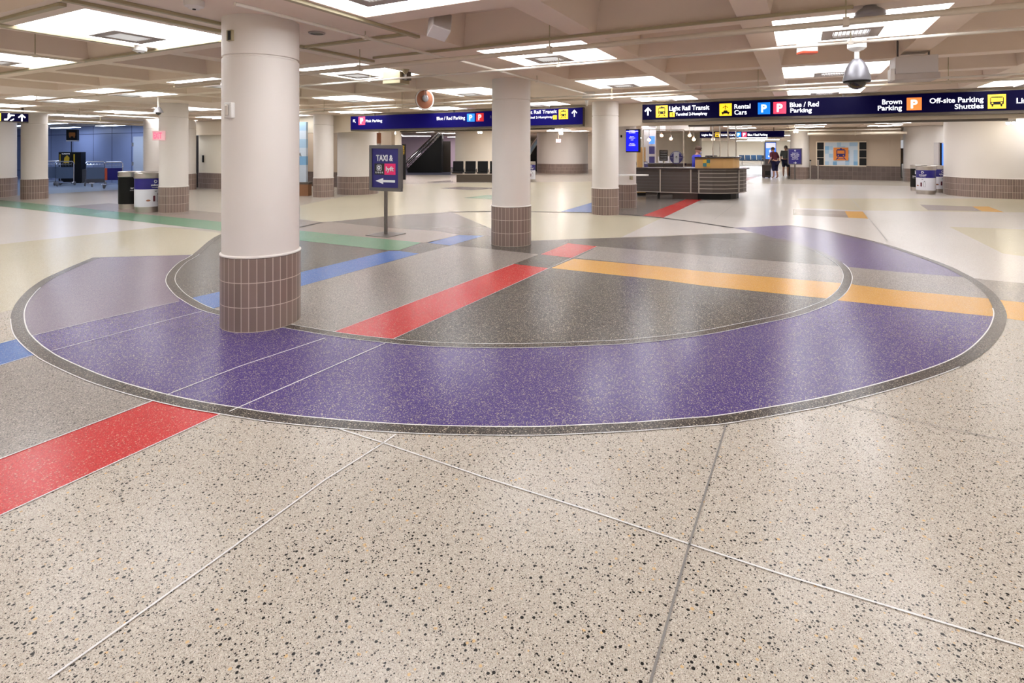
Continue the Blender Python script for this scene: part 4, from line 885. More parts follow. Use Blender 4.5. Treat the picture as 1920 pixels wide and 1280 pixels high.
person('person', 'person in a royal blue jacket and pale face mask sitting behind the wood counter', X_(1300.5,17.55), 17.45, -math.pi/2+.15, 1.63, dict(lean=.04, nod=-.25, elbow_r=(.14,.06,.66), wrist_r=(.12,.19,.62), elbow_l=(-.14,.06,.66), wrist_l=(-.12,.19,.62)),
       [('jacket','bluejacket',jk,.011),('trousers','navycloth',['pelvis','hp','kn','ca','an'],.010),('shoes','shoe',['an','ft','to'],.006)], 0, mask=True)
Yw = 29.3; person('person', 'person in a maroon top and navy trousers bending over a brown suitcase', X_(1453.5,Yw), Yw, .25, 1.66, dict(lean=.07, elbow_l=(-.16,.0,.66), wrist_l=(-.235,-.01,.55), knee_r=(.06,.03,.285), ankle_r=(.07,-.04,.045)),
       [('top','maroon',shirtk,.014),('trousers','navycloth',['pelvis','hp','kn','ca'],.016),('shoes','shoe',['an','ft','to'],.006)], 0, xw=1.08)
Ym2 = 31.0; person('person', 'gray haired person in a gray shirt and dark shorts walking beside the poster stand', X_(1473,Ym2), Ym2, -.6, 1.76, dict(lean=.02, knee_r=(.06,.06,.29), ankle_r=(.06,.03,.045), ankle_l=(-.06,-.07,.05)),
       [('shirt','grayshirt',shirtk,.016),('shorts','shorts',['pelvis','hp','kn'],.018),('shoes','shoe',['an','ft','to'],.007)], 0, hairm='grayhair', xw=1.1)
def suitcase(label, px, Y, w, h, m='luggage'):
    q = thc('suitcase', label, 'suitcase', X_(px, Y), Y, 0, 'rolling suitcases'); MB().b2(-w/2, w/2, -.13, .13, .05, h).build('shell', M[m], q, bevel=.03)
    MB().tube([(-w*.3,.1,h),(-w*.3,.1,h+.3),(w*.3,.1,h+.3),(w*.3,.1,h)], .012).build('pull_handle', M['frame'], q)
    for sx in (-1, 1): MB().lathe([(.001,-.015),(.03,-.015),(.03,.015),(.001,.015)], (sx*w*.38,-.06,.03), 14, mtx=Matrix.Rotation(math.pi/2,3,'Y')).lathe([(.001,-.015),(.03,-.015),(.03,.015),(.001,.015)], (sx*w*.38,.08,.03), 14, mtx=Matrix.Rotation(math.pi/2,3,'Y')).build('wheel', M['black'], q)
    MB().b2(-w*.35, w*.35, -.15, -.13, .15, h*.55).build('front_pocket', M['black'], q, bevel=.008)
suitcase('large brown black rolling suitcase left of the person in maroon', 1437, 29.0, .38, .72)
suitcase('black rolling suitcase half hidden by the small poster stand', 1483, 31.2, .34, .62, 'black')

# poster stand and stanchions
Yp = 27.6; q = thc('poster_stand', 'small dark poster stand with white directions standing before the far cream column', 'sign stand', X_(1490.5,Yp), Yp); q.rotation_euler.z = TH-.1
px2 = lambda p: (p-1490.5)/FPX*Yp; z0, z1 = ZA(308.5,Yp), ZA(278,Yp); f_ = .04
fb = MB(); xa_, xb_ = px2(1477.5), px2(1503)
for a in ((xa_, xb_, z0, z0+f_), (xa_, xb_, z1-f_, z1), (xa_, xa_+f_, z0, z1), (xb_-f_, xb_, z0, z1)): fb.b2(a[0], a[1], -.03, .03, a[2], a[3])
fb.build('frame', M['frame'], q); MB().b2(xa_+f_, xb_-f_, -.01, .01, z0+f_, z1-f_).build('poster', M['signmatte'], q); MB().b2(-.03,.03,-.02,.02,.01,z0).build('post', M['postmetal'], q); MB().b2(-.26,.26,-.22,.22,0,.012).build('base_plate', M['postmetal'], q)
flat([arrow(0, z1-.13, .12, 0)], 'arrow', M['paperwhite'], q, -.011, .003); flat([arrow(.0, z0+.09, .16, -math.pi/2)], 'arrow', M['paperwhite'], q, -.011, .003)
for k_, s_ in enumerate(('TRAIN TO', 'RENTAL CARS', 'OFF AIRPORT', 'PARKING', 'SHUTTLES')): text(s_, M['paperwhite'], q, 0, z1-.27-.075*k_, -.011, .045, .14+.035*min(len(s_)-6, 5)+.1, .01, 'CENTER')
for px_, yy, l_ in ((1519.5,335.5,'silver stanchion post with black top left of its twin, before the train poster'),(1534,336,'plain silver stanchion post nearer the train poster')):
    Y_ = gy(yy+.6); q = thc('stanchion', l_, 'stanchion', X_(px_,Y_), Y_, 0, 'stanchion posts'); MB().lathe([(.001,0),(.17,0),(.17,.015),(.04,.035),(.001,.035)], n=28).build('base', M['steel'], q, smooth=True); MB().cyl((0,0,0), .033, .03, .94, 16).build('post', M['steel'], q, smooth=True); MB().cyl((0,0,0), .04, .94, 1.0, 16).build('cap', M['black'] if px_ < 1525 else M['steel'], q, smooth=True)

# ------------------------------------------------------------------ train poster wall
def WP(px, py): x, Y = onA(px, ay); return x, ZA(py, Y)
x0, zt = WP(1530, 265); x1, zb = WP(1624, 311.5); zt = WP(1577,265)[1]; zb = WP(1577,311.5)[1]
q = thing('wall_artwork', 'tiled wall display with an orange train poster between two columns of black squares', 'artwork', (x0, ay, 0)); wA = x1-x0
MB().b2(0, wA, -.06, 0, zb, zt).build('surround', M['header'], q)
cellz = (zt-zb-.16)/3
for k_ in range(3):
    for xx in (WP(1532,0)[0]-x0, WP(1611,0)[0]-x0): MB().b2(xx, xx+(.30), -.075, -.055, zb+.05+k_*(cellz+.03), zb+.05+k_*(cellz+.03)+cellz).build('black_square', M['black'], q)
mm = MB(); pa, pb = WP(1546.5,0)[0]-x0, WP(1608,0)[0]-x0; NX, NZ = 8, 6; rr_ = random.Random(3)
for a_ in range(NX):
    for b_ in range(NZ): mm.b2(pa+(pb-pa)*a_/NX, pa+(pb-pa)*(a_+1)/NX, -.07, -.055, zb+.05+(zt-zb-.1)*b_/NZ, zb+.05+(zt-zb-.1)*(b_+1)/NZ, rr_.choice((0,0,1,2,2)))
mm.build('mosaic_panel', [M['artblue1'], M['artblue2'], M['artblue3']], q, fix=False)
oa, ob = WP(1562.5,0)[0]-x0, WP(1590.5,0)[0]-x0; oz0, oz1 = WP(1577,300.5)[1], WP(1577,276.5)[1]
op = MB().b2(oa, ob, -.09, -.07, oz0, oz1).build('train_poster', M['orange'], q); d_, l_ = train((oa+ob)/2, (oz0+oz1)/2, oz1-oz0); flat(d_, 'symbol', M['signmatte'], op, -.091, .004); flat(l_, 'headlight', M['orange'], op, -.096, .003)
Yq = 29.6; q = thc('notice_stand', 'dark framed notice on a thin post before the brown tiled wall', 'sign stand', X_(1688,Yq), Yq); z0, z1 = ZA(307,Yq), ZA(278,Yq)
MB().b2(-.2,.25,-.02,.02,z0,z1).build('frame', M['bronze'], q); MB().b2(-.16,.21,-.03,-.02,z0+.05,z1-.05).build('sheet', M['tan'], q); MB().b2(.0,.06,-.02,.02,0.01,z0).build('post', M['black'], q); MB().b2(-.15,.2,-.15,.15,0,.012).build('base_plate', M['black'], q)
Yk = 21.5; q = thc('display_kiosk', 'bright blue display screen half hidden by the wide pier at the right edge', 'display', X_(1763,Yk), Yk); q.rotation_euler.z = TH+.35
MB().b2(-.1,.75,0,.18,0,ZA(267,Yk)).build('cabinet', M['elecgray'], q); MB().b2(.05,.7,-.02,0,ZA(316,Yk),ZA(269,Yk)).build('screen', M['adblue'], q); MB().b2(0,.05,-.03,0,ZA(316,Yk),ZA(268,Yk)).build('bezel', M['black'], q)

# ------------------------------------------------------------------ SEATS
def seat_row(label, px, Y, n, pitch, vinyl, group, rz=TH, legs=True):
    q = thing('seat_row', label, 'seats', DP(px, Y), rz, group); w = n*pitch
    for k_ in range(n):
        x = (k_+.5)*pitch; sw = pitch-.09
        MB().box((x,.25,.44),(sw,.46,.07)).build('seat', M[vinyl], q, bevel=.02)
        MB().box((x,.50,.72),(sw,.06,.52), mtx=Matrix.Rotation(-.16,3,'X')).build('backrest', M[vinyl], q, bevel=.02)
    for k_ in range(n+1):
        x = k_*pitch; MB().tube([(x,.45,.42),(x,.42,.62),(x,.12,.64),(x,.06,.60),(x,.14,.44)], .014).build('armrest', M['chrome'], q, smooth=True)
    MB().b2(-.03, w+.03, .18, .30, .36, .40).build('beam', M['steel'], q)
    for x in ((.25, w-.25) if legs else ()): MB().b2(x-.03,x+.03,.2,.28,.02,.36).b2(x-.03,x+.03,0,.5,0,.025).build('leg', M['steel'], q)
    return q
Yb = 25.3; q = seat_row('row of black airport seats against the curved white pier, left of the middle column', 845.5, Yb, 4, 23.5/FPX*Yb, 'blackvinyl', 'black seats', legs=False)
MB().b2(.25, 2.7, .1, .45, 0, .34).build('plinth', M['bronze'], q)
Yf = 56; seat_row('distant row of teal blue seats below the bright far wall', 1389, Yf, 4, .62, 'tealvinyl', 'teal seats')
seat_row('distant pair of teal blue seats just left of the bright advert screen', 1432, 54, 2, .62, 'tealvinyl', 'teal seats')
Yv = 46; q = thc('advert_screen', 'tall bright blue advert screen behind the person in maroon', 'display', X_(1445,Yv), Yv); z1 = ZA(265.5,Yv); MB().b2(-.48,.48,0,.2,0,z1).build('case', M['frame'], q); MB().b2(-.42,.42,-.02,0,.75,z1-.08).build('screen', M['adblue'], q); MB().b2(-.40,.40,-.03,-.02,z1-.55,z1-.12).build('banner', M['litwhite1'], q)
sb = MB(); r3 = random.Random(5)
for k_ in range(22): 
    a_, rr2 = r3.uniform(0, 6.28), r3.uniform(.02,.3); sb.prism(disc(rr2*math.cos(a_), z1-1.05+rr2*1.1*math.sin(a_), r3.uniform(.04,.09), 8), .021, .03, mtx=UP)
sb.build('burst_picture', M['litwhite1'], q)

# ------------------------------------------------------------------ LAMPS of the farther rooms: added fill strips, cool tubes, wall washers
def fill_lamp(label, X, Y, L, z=HC-.06, w=.3, m='spot2', group='added strip lights', rz=TH, name='fill_strip'):
    q = thing(name, label, 'ceiling light', cw(X, Y, z), rz, group)
    MB().b2(-L/2, L/2, -w/2, w/2, .0, .06).build('housing', M['signwhite'], q); MB().b2(-L/2+.02, L/2-.02, -w/2+.02, w/2-.02, -.012, .0).build('tube_cover', M[m], q); return q
M['spot2'] = mat('fill strip cover', (255,255,255), .5, emit=80, ecol=(240, 246, 255)); M['spotdim'] = mat('dim fill strip cover', (255,255,255), .5, emit=38, ecol=(255, 236, 244))
for k_, (X, Y) in enumerate(((12,40),(20,40),(12,48),(21,48),(28,48),(16,56),(26,56),(36,56),(20,63.5),(28,63.5),(34,63.5))): fill_lamp('added long ceiling strip brightening the distant seating area beyond the far blue sign', X, Y, 3.2, group='added strips of the seating area')  # strips added to brighten the dark seating area and far wall
for k_, (X, Y) in enumerate(((-7.4,42),(-4.2,44.5),(-9,39),(-1,40),(3.5,39))): fill_lamp('added dim ceiling strip brightening the escalator hall', X, Y, 2.2, m='spotdim', group='added strips of the escalator hall')  # added strips lift the otherwise dark escalator hall
for X, Y in ((-3.2,27.2),(-.6,27.6),(-7.5,27.0),(2.6,30.5)): fill_lamp('added ceiling strip brightening the white curved pier behind the black seats', X, Y, 1.3, m='spotdim', group='added strips before the white pier')  # added to brighten the pier where coffer lamps are taken out
# cool tubes over the carts
for k_, (x, y) in enumerate(((-25.5,10.2),(-25.5,12.2),(-30,10.5),(-30,12.4),(-34.5,11))):
    q = thing('cool_strip_light', 'cool white fluorescent ceiling fixture above the luggage carts', 'ceiling light', (x, y, HC-.1), 0, 'cool lights over the luggage carts')
    MB().b2(-1.1, 1.1, -.16, .16, 0, .1).build('housing', M['elecgray'], q); MB().b2(-1.08, 1.08, -.14, .14, -.012, 0).build('tube_cover', M['coolwhite'], q)
# wall washers (bright spots at the top of walls and piers)
for px, Y, z, l in ((1895,15.9,2.3,'small bright wall light at the top of the right edge pier'),(1492,27.2,2.42,'small bright light before the top of the far cream column'),(900,26.5,2.36,'bright wall light above the row of black seats'),(738,27.9,2.36,'bright wall light above the taxi sign'),(1052,30.6,2.42,'bright light above the faint exit sign between the middle columns')):
    q = thing('wall_light', l, 'wall light', DP(px, Y, z), face_cam(px)); MB().b2(-.12,.12,-.05,.05,.03,.13).build('housing', M['signwhite'], q, bevel=.01); MB().ball((-.06,0,0), .045, n=14, m=8).ball((.06,0,0), .045, n=14, m=8).build('lamp_head', M['spot'], q, smooth=True); MB().tube([(0,0,.13),(0,0,HC+.3-z)], .012).build('stem', M['signwhite'], q)

# ------------------------------------------------------------------ CEILING HARDWARE
def run(name, label, cat, px, py, pl, pr, z, r, axis, m, group=None, n=8):
    """straight pipe along the building grid through the point seen at (px,py), between two image columns"""
    p = FL(px, py, z)
    def cut(pp):
        d = (pp-960)/FPX; vx, vy = ct*d-st, st*d+ct
        return p.y*vx/vy if axis == 'B' else p.x*vy/vx
    a, b = cut(pl), cut(pr)
    A_, B_ = ((a, p.y, z), (b, p.y, z)) if axis == 'B' else ((p.x, a, z), (p.x, b, z))
    t_ = thing(name, label, cat, A_, 0, group); d = Vector(B_)-Vector(A_); L = d.length
    MB().tube([(0,0,0), tuple(d)], r, 12).build('pipe_run', M[m], t_, smooth=True)
    k = max(1, int(L/2.2))
    for i in range(k):
        c = d*((i+.5)/k); MB().tube([(c.x,c.y,0),(c.x,c.y,HC+.345-z)], .005, 6).build('hanger_rod', M['rail'], t_)
        w = Vector((.02, r*1.25, r*1.25)) if axis == 'B' else Vector((r*1.25, .02, r*1.25)); MB().box(tuple(c), tuple(w*2)).build('clamp', M[m], t_)
    return t_, d
t, d = run('sprinkler_pipe', 'thick cream sprinkler main crossing the whole ceiling past the front columns', 'pipe', 1440, 55, 330, 2000, 2.43, .024, 'B', 'pipe')
t, d = run('conduit', 'bright white conduit running across the ceiling behind the silver dome camera', 'conduit', 1200, 111, 560, 2000, 2.50, .014, 'B', 'whitepipe')
t, d = run('conduit', 'upper one of two parallel white pipes just above the overhead signs', 'conduit', 1240, 172, 430, 2000, 2.50, .014, 'B', 'whitepipe')
t, d = run('sprinkler_pipe', 'lower one of two parallel pipes just above the overhead signs', 'pipe', 1240, 179, 430, 2000, 2.46, .020, 'B', 'pipe')
t, d = run('conduit', 'white pipe running away over the small sign at the left edge', 'conduit', 150, 214, -40, 296, 2.50, .022, 'A', 'whitepipe')
t, d = run('conduit', 'thin white pipe crossing before the ceiling lamp at the left edge', 'conduit', 75, 106, -40, 158, 2.50, .012, 'A', 'pipe')
t, d = run('conduit', 'white conduit running diagonally away from the top of the front column', 'conduit', 700, 74, 440, 838, 2.58, .015, 'A', 'whitepipe')
t, d = run('conduit', 'short white conduit leading to the junction box before the third column', 'conduit', 1020, 155, 862, 1098, 2.56, .015, 'A', 'whitepipe')
t, d = run('conduit', 'cream pipe along the ceiling left of the front column, nearer the bin column', 'conduit', 250, 172, 20, 412, 2.52, .018, 'B', 'pipe')
t, d = run('sprinkler_pipe', 'large pipe along the top of the train poster wall', 'pipe', 1600, 250, 1514, 1700, 2.32, .07, 'B', 'pipe')
t, d = run('conduit', 'pair member of thin pipes seen below the right overhead sign', 'conduit', 1600, 243, 1385, 1690, 2.5, .03, 'B', 'whitepipe')
t, d = run('conduit', 'thin pipe over the opening toward the luggage carts', 'conduit', 150, 228, 92, 272, 2.42, .02, 'A', 'elecgray')
def raceway(label, px, py, pl, pr, axis, w=.05, h=.028, z=HC):
    p = FL(px, py, z-h)
    def cut(pp):
        d = (pp-960)/FPX; vx, vy = ct*d-st, st*d+ct
        return p.y*vx/vy if axis == 'B' else p.x*vy/vx
    a, b = sorted((cut(pl), cut(pr)))
    o = MB().b2(a, b, p.y-w/2, p.y+w/2, z-h, z-.001) if axis == 'B' else MB().b2(p.x-w/2, p.x+w/2, a, b, z-h, z-.001)
    o = o.build('raceway', M['rail'], bevel=.003); tag(o, label, 'raceway', 'surface raceways on the ceiling'); return o
raceway('cream raceway strip touching the right edge of the nearest left ceiling lamp', 270, 33, 115, 414, 'A')
raceway('outer cream raceway strip beside its twin above the nearest left ceiling lamp', 330, 30, 125, 414, 'A', .04)
raceway('cream raceway strip running away right of the front column head', 640, 105, 562, 700, 'A')
raceway('long cream raceway strip from the top edge toward the hanging speaker', 650, 33, 530, 784, 'A')
raceway('short cream raceway strip crossing behind the front column head toward the speaker', 690, 76, 566, 760, 'B')
raceway('cream raceway strip crossing the coffers before the nearest left ceiling lamp', 270, 100, -30, 414, 'B')
raceway('cream raceway strip along the left edge of the nearest left ceiling lamp', 150, 74, -10, 250, 'A')
raceway('cream raceway strip crossing left above the nearest left ceiling lamp', 70, 24, -20, 118, 'B')
raceway('thin cream raceway strip crossing the ribs toward the two dome cameras', 1200, 58, 900, 1600, 'B', .03)
raceway('cream raceway strip between the speaker and the middle column', 880, 92, 700, 960, 'B', .03)
def at(px, Y, z): return DP(px, Y, z)
# detectors and grille
def detector(label, px, py, r=.07):
    p = FL(px, py, HC-.03); q = thing('smoke_detector', label, 'smoke detector', (p.x, p.y, HC), 0, 'smoke detectors'); MB().lathe([(.001,-.062),(r*.55,-.062),(r*.7,-.05),(r*.95,-.045),(r,-.03),(r,-.001),(.001,-.001)], n=32).build('body', M['signwhite'], q, smooth=True); MB().cyl((0,0,0), .012, -.068, -.06, 12).build('sensor', M['black'], q)
detector('round cream smoke detector beside the near corner of the left ceiling lamp', 262, 93); detector('round cream smoke detector at the top left of the front column', 364, 9)
p = FL(594, 61, HC); q = thing('ceiling_vent', 'small dark round ceiling vent right of the front column head', 'vent', (p.x, p.y, HC)); MB().lathe([(.06,-.012),(.075,-.012),(.08,-.001),(.06,-.001)], n=28).build('ring', M['grille'], q); MB().cyl((0,0,0), .06, -.008, -.001, 24).build('grille', M['bronze'], q)
# silver dome camera
Yd_ = 5.55; q = thing('dome_camera', 'silver bell shaped dome camera with dark glass ball hanging before the right ceiling lamps', 'camera', at(1606.5, Yd_, HC)); mpp = Yd_/FPX
z_ = lambda py: ZA(py, Yd_)-HC
MB().lathe([(.001,-.001),(.085,-.001),(.085,z_(90)),(.06,z_(94)),(.03,z_(96)),(.03,z_(97))], n=32).build('mount', M['signwhite'], q, smooth=True)
MB().cyl((0,0,0), .022, z_(113), z_(95), 20).build('neck', M['signwhite'], q, smooth=True)
MB().lathe([(.001,z_(110)),(.035,z_(110.5)),(.07,z_(118)),(.095,z_(127)),(.112,z_(138)),(.126,z_(150)),(.124,z_(152)),(.10,z_(152))], n=40).build('housing', M['camlight'], q, smooth=True)
MB().lathe([(.085,z_(151)),(.125,z_(151.5)),(.118,z_(154.5)),(.085,z_(155))], n=40).build('rim', M['black'], q, smooth=True)
MB().ball((0,0,z_(153)), .088, (1,1,.92), 32, 14, z0=-1, z1=.1).build('glass_dome', M['dome'], q, smooth=True)
Yd_ = 4.25; z_ = lambda py: ZA(py, Yd_)-HC; q = thing('dome_camera', 'gray flat dome camera on a pole at the top right, above the silver one', 'camera', at(1631, Yd_, HC))
MB().cyl((0,0,0), .032, z_(8), -.001, 20).build('pole', M['camgray'], q, smooth=True)
MB().lathe([(.001,z_(5)),(.04,z_(6)),(.05,z_(14)),(.085,z_(19)),(.108,z_(24)),(.108,z_(29)),(.085,z_(33)),(.05,z_(35))], n=40).build('housing', M['camgray'], q, smooth=True); MB().ball((0,0,z_(34)), .045, (1,1,.8), 24, 10, z0=-1, z1=.1).build('glass_dome', M['dome'], q, smooth=True)
# camera on a rod by the bin column
Yr = 11.6; q = thing('rod_camera', 'white camera on a long vertical rod at the head of the bin column', 'camera', at(297, Yr, HC)); zr = lambda py: ZA(py, Yr)-HC
MB().tube([(0,0,.3),(0,0,zr(201))], .02, 12).build('rod', M['whitepipe'], q, smooth=True); MB().lathe([(.001,zr(200)),(.05,zr(202)),(.09,zr(209)),(.10,zr(211)),(.001,zr(211))], n=28).build('hood', M['camgray'], q, smooth=True); MB().ball((0,0,zr(211)), .055, n=20, m=8, z0=-1, z1=.05).build('glass_dome', M['dome'], q, smooth=True)
MB().tube([(0,0,zr(203)),(-.13,0,zr(209))], .012).build('arm', M['whitepipe'], q)
# hanging speaker in the coffer
Ysp = 4.75; q = thing('speaker', 'light gray box speaker tilted inside the coffer at top centre', 'speaker', at(824, Ysp, ZA(48, Ysp)), TH+.55)
tm = Matrix.Rotation(-.5,3,'X') @ Matrix.Rotation(.28,3,'Y')
MB().box((0,0,0),(.17,.15,.20), mtx=tm).build('cabinet', M['elecgray'], q, bevel=.006); MB().box(tuple(tm@Vector((0,-.079,0))),(.15,.008,.18), mtx=tm).build('front_grille', M['grille'], q); MB().tube([(0,.02,.05),(-.02,.12,.34)], .014).build('bracket', M['frame'], q)
# boxes on the ceiling
Yj = 7.9; q = thing('junction_box', 'cream metal ceiling box left of the middle column head', 'junction box', at(745, Yj, HC-.001), TH-.4); MB().b2(-.17,.13,-.12,.12,-.17,0).build('box', M['rail'], q, bevel=.004); MB().b2(.13,.2,-.06,.06,-.12,0).build('knockout', M['bronze'], q)
Yj = 7.6; q = thing('antenna_cone', 'small cream cone fitting pointing down under the ceiling box', 'antenna', at(760, Yj, ZA(126,Yj))); MB().lathe([(.012,-.10),(.03,-.08),(.075,0),(.075,.03),(.001,.03)], n=24).build('cone', M['rail'], q, smooth=True); MB().tube([(0,0,.03),(0,0,HC-ZA(126,Yj))], .012).build('stem', M['rail'], q)
Yj = 10.6; q = thing('junction_box', 'white cube junction box just before the head of the third column', 'junction box', at(1104, Yj, ZA(174,Yj)), TH+.2); MB().b2(-.09,.09,-.09,.09,-.08,.08).build('box', M['signwhite'], q, bevel=.006); MB().lathe([(.02,-.26),(.03,-.16),(.10,-.10),(.10,-.08),(.001,-.08)], (-.04,0,0), n=20).build('horn', M['signwhite'], q, smooth=True); MB().tube([(0,0,.08),(0,0,HC-ZA(174,Yj))], .02).build('stem', M['signwhite'], q)
Yj = 5.3; q = thing('alarm_box', 'small white box with an orange red lower edge left of the silver dome camera', 'alarm box', at(1513.5, Yj, ZA(90,Yj)), TH); MB().b2(-.078,.078,-.05,.05,-.04,.05).build('box', M['signwhite'], q, bevel=.004); MB().b2(-.078,.078,-.05,.05,-.056,-.04).build('red_edge', M['redpaint'], q); MB().tube([(0,0,.05),(0,0,HC-ZA(90,Yj)-.0)], .012).build('stem', M['whitepipe'], q)
Yj = 6.3; q = thing('electrical_box', 'gray metal electrical box hanging right of the silver dome camera', 'electrical box', at(1712, Yj, ZA(124,Yj)), .06)
MB().b2(-.20,.20,-.16,.16,-.10,.10).build('enclosure', M['elecgray'], q, bevel=.005); MB().b2(-.215,.215,-.175,.175,-.17,-.10).build('cover', M['grille'], q, bevel=.005); MB().b2(-.25,-.21,-.18,-.02,-.17,-.04).build('latch', M['signwhite'], q); hz = HC+.34-ZA(124,Yj); MB().tube([(-.15,0,.1),(-.15,0,hz)], .01).tube([(.15,0,.1),(.15,0,hz)], .01).build('hanger_rod', M['frame'], q)
# convex mirror seen from behind
Yv = 10.3; q = thing('convex_mirror', 'brown round back of a convex mirror hanging above the Pink Parking sign', 'mirror', at(796.5, Yv, ZA(186.5,Yv)), face_cam(796)+.55)
MB().ball((0,.02,0), .2, (1,.22,1), 32, 12).build('back_plate', M['brown'], q, smooth=True); MB().lathe([(.185,-.012),(.205,0),(.185,.012),(.175,0)], n=40, mtx=UP).build('rim', M['signwhite'], q, smooth=True); MB().ball((-.01,-.035,.02), .07, (1,.3,1), 16, 8).build('hub', M['camgray'], q, smooth=True); MB().tube([(0,-.05,.03),(0,-.02,HC+.3-ZA(186.5,Yv))], .01).build('bracket', M['frame'], q)

# ------------------------------------------------------------------ LUGGAGE CARTS in the blue lit area
def make_cart(label, px, Y, rz, load=False):
    q = thing('luggage_cart', label, 'luggage cart', DP(px, Y), rz, 'luggage carts'); w, h = .32, 1.02; f = MB()
    f.tube([(-w,0,.12),(-w,.02,h-.06),(-w+.05,.02,h)], .016).tube([(w,0,.12),(w,.02,h-.06),(w-.05,.02,h)], .016)
    f.tube([(-w,0,.12),(w,0,.12)], .014).tube([(-w*.8,0,.14),(-w*.25,-.75,.16),(w*.25,-.75,.16),(w*.8,0,.14)], .016)
    f.build('frame', M['chrome'], q, smooth=True)
    MB().tube([(-w+.05,.02,h),(w-.05,.02,h)], .022).build('handle', M['steel'], q, smooth=True); 
    bk = MB(); bk.tube([(-w+.04,-.08,h-.12),(w-.04,-.08,h-.12)], .008)
    for k_ in range(6): x = -w+.06+k_*(2*w-.12)/5; bk.tube([(x,.02,h-.04),(x,-.08,h-.12),(x,0,h-.2)], .006)
    bk.build('basket', M['chrome'], q)
    MB().b2(-w+.02, w-.02, -.01, .01, .3, h-.24).build('back_panel', M['binnavy'] if load else M['cartpanel'], q)
    for x, y in ((-w-.03,.02),(w+.03,.02),(0,-.7)):
        MB().lathe([(.001,-.02),(.075,-.02),(.085,0),(.075,.02),(.001,.02)], (x,y,.085), 20, mtx=Matrix.Rotation(math.pi/2,3,'Y')).build('wheel', M['frame'], q, smooth=True)
    if load: MB().b2(-w+.02,-w+.10,-.03,-.01,.3,.78).build('red_stripe', M['redpaint'], q)
    return q
make_cart('leftmost silver luggage cart, partly behind the far left column', 97, 23.4, TH+.9+.2)
make_cart('silver luggage cart standing against the black cart dispenser', 121, 23.0, TH+.35)
make_cart('silver luggage cart standing alone before the blue wall', 179, 22.6, TH+.5)
make_cart('low cart with a dark advert panel just left of the trash bin', 213, 21.8, TH+.2, True)
q = thing('cart_dispenser', 'black cart rental dispenser with yellow pictures before the blue wall', 'dispenser', DP(132, 24.6), TH+.3); zt = ZA(285, 24.6)
MB().b2(-.45,.40,0,.5,0,zt).build('cabinet', M['black'], q, bevel=.01); MB().b2(-.34,.0,-.01,0,zt-.62,zt-.05).build('picture_panel', M['blackprint'], q); flat([[(-.25,zt-.5),(-.05,zt-.5),(-.03,zt-.25),(-.12,zt-.14),(-.22,zt-.25)], rect(-.40,-.37,zt-.5,zt-.1)], 'yellow_picture', M['yellowprint'], q, -.012, .004); text('CARTS', M['litwhite1'], q, -.32, zt-.1, -.012, .04, .3, .01)
flat([rect(.12,.17,zt-.55,zt-.1)], 'yellow_stripe', M['yellowprint'], q, -.002, .006)
MB().b2(.3,1.6,.1,.45,0,.62).build('rail_base', M['frame'], q)
q = thing('totem_sign', 'small black square sign with an orange picture on a tall pole above the cart dispenser', 'sign', DP(134.5, 24.2, 0), TH+.3); z0, z1 = ZA(262.5,24.2), ZA(243,24.2)
MB().b2(-.2,.2,-.02,.2,z0,z1).build('sign_box', M['black'], q, bevel=.005); flat([rrect(-.10,.14,z0+.17,z0+.34,.03), disc(-.06,z0+.14,.03,12), disc(.10,z0+.14,.03,12)], 'orange_picture', M['dullorange'], q, -.021, .004); MB().tube([(-.05,.1,z0),(-.05,.1,0)], .018).build('pole', M['black'], q)
MB().b2(-.2,.2,-.02,.2,z0-.06,z0).build('lower_lip', M['elecgray'], q)

# ------------------------------------------------------------------ ESCALATOR hall and odds and ends behind
Ye_ = 36.0; q = thing('escalator', 'dark escalator with bright handrails rising to the right in the mauve hall', 'escalator', DP(763, Ye_), TH)
W_ = lambda px, py: ((px-763)/FPX*Ye_, ZA(py, Ye_))
a_, b_, c_, d2 = W_(763, 317), W_(828, 252), W_(828, 322), W_(763, 322)
MB().prism([a_, b_, (c_[0], 0), (d2[0]+.05, 0)], -.9, .0, mtx=UP).build('truss', M['black'], q)
for y_ in (-.06, .96):
    ar = MB(); ar.tube([(a_[0]-.1, y_, a_[1]+.35), (b_[0], y_, b_[1]+.35)], .05); ar.tube([(a_[0], y_, a_[1]+.12), (b_[0], y_, b_[1]+.12)], .03); ar.build('handrail', M['chrome'], q, smooth=True)
st_ = MB()
for k_ in range(14): x = a_[0]+(b_[0]-a_[0])*k_/14; z = a_[1]+(b_[1]-a_[1])*k_/14; st_.b2(x, x+.2, .03, .85, z-.1, z+.08)
st_.build('steps', M['frame'], q)
q = thing('handrail', 'separate bright inclined rail left of the far escalator', 'handrail', DP(762, 39), TH); MB().tube([(0,0,ZA(302,39)),(1.9,0,ZA(255,39))], .05).tube([(0,0,ZA(302,39)),(0,0,0)], .03).build('rail', M['chrome'], q, smooth=True)
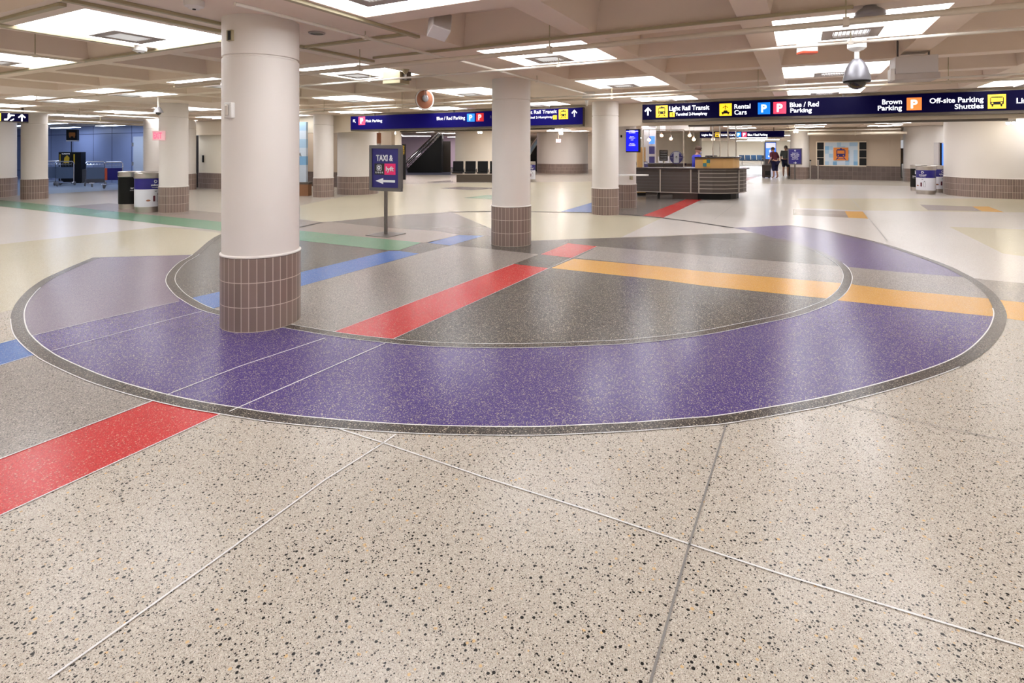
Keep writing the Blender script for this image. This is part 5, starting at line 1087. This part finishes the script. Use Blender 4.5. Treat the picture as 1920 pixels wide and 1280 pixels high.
q = thing('escalator', 'bluish escalator side glimpsed between the middle column and the exit sign pier', 'escalator', DP(993, 38), TH); MB().prism([(-.6,.2),(.75,2.3),(.75,2.6),(-.6,.6)], -.1, 0, mtx=UP).build('side_panel', M['artblue1'], q); MB().tube([(-.6,-.05,.75),(.75,-.05,2.75)], .05).build('handrail', M['chrome'], q, smooth=True); MB().prism([(-.6,0),(.75,0),(.75,2.2),(-.6,.1)], -.6, -.15, mtx=UP).build('truss', M['black'], q)
tag(MB().box(DP(838, 37, 1.05), (.5,.08,2.1), rz=TH).build('elevator_door', M['darkwood']), 'dark doorway right of the gray column in the escalator hall', 'door')
q = thing('info_totem', 'thin black totem with yellow letters right behind the taxi sign', 'sign', DP(756.5, 27.5), TH); zt = ZA(270,27.5); MB().b2(-.08,.11,-.02,.08,0,zt).build('panel', M['black'], q, bevel=.005)
o = text('GATES', M['yellowprint'], q, 0, 0, -.021, .08, .45, .02)
for v in o.data.vertices: v.co.x, v.co.z = -.03+v.co.z*1.0, zt-.08-v.co.x
q = thing('art_display', 'tall pale blue tiled display panel on a brown plinth just right of the front column', 'display', DP(548, 17.9), TH-.1); pw = (577-548)/FPX*17.9; za, zb2 = ZA(341,17.9), ZA(229,17.9)
pm_ = MB(); N_ = 7
for k_ in range(N_): pm_.b2(-.25, pw, -.06, .06, za+(zb2-za)*k_/N_, za+(zb2-za)*(k_+1)/N_, (2,2,1,2,0,2,0)[k_])
pm_.build('mosaic_panel', [M['artblue1'], M['artblue2'], M['artblue3']], q, fix=False); MB().b2(-.25,pw+.10,-.12,.12,0,za-.07).build('plinth', M['basebrown'], q); MB().b2(-.25,pw+.12,-.14,.14,za-.07,za-.001).build('plinth_top', M['bronze'], q)
text('A', M['frame'], q, pw-.26, ZA(293,17.9), -.061, .12, .1, .02, name='letter')
q = thing('wall_sconce', 'brown tube shaped fitting hanging above the taxi sign', 'wall fitting', DP(710.5, 17.2, ZA(262,17.2)), TH); MB().cyl((0,0,0), .07, -.12, .22, 20).build('tube', M['brown'], q, smooth=True); MB().ball((0,0,-.13), .07, n=16, m=8).build('cap', M['steel'], q, smooth=True); MB().tube([(0,0,.2),(0,0,HC+.3-ZA(262,17.2))], .012).build('rod', M['bronze'], q)
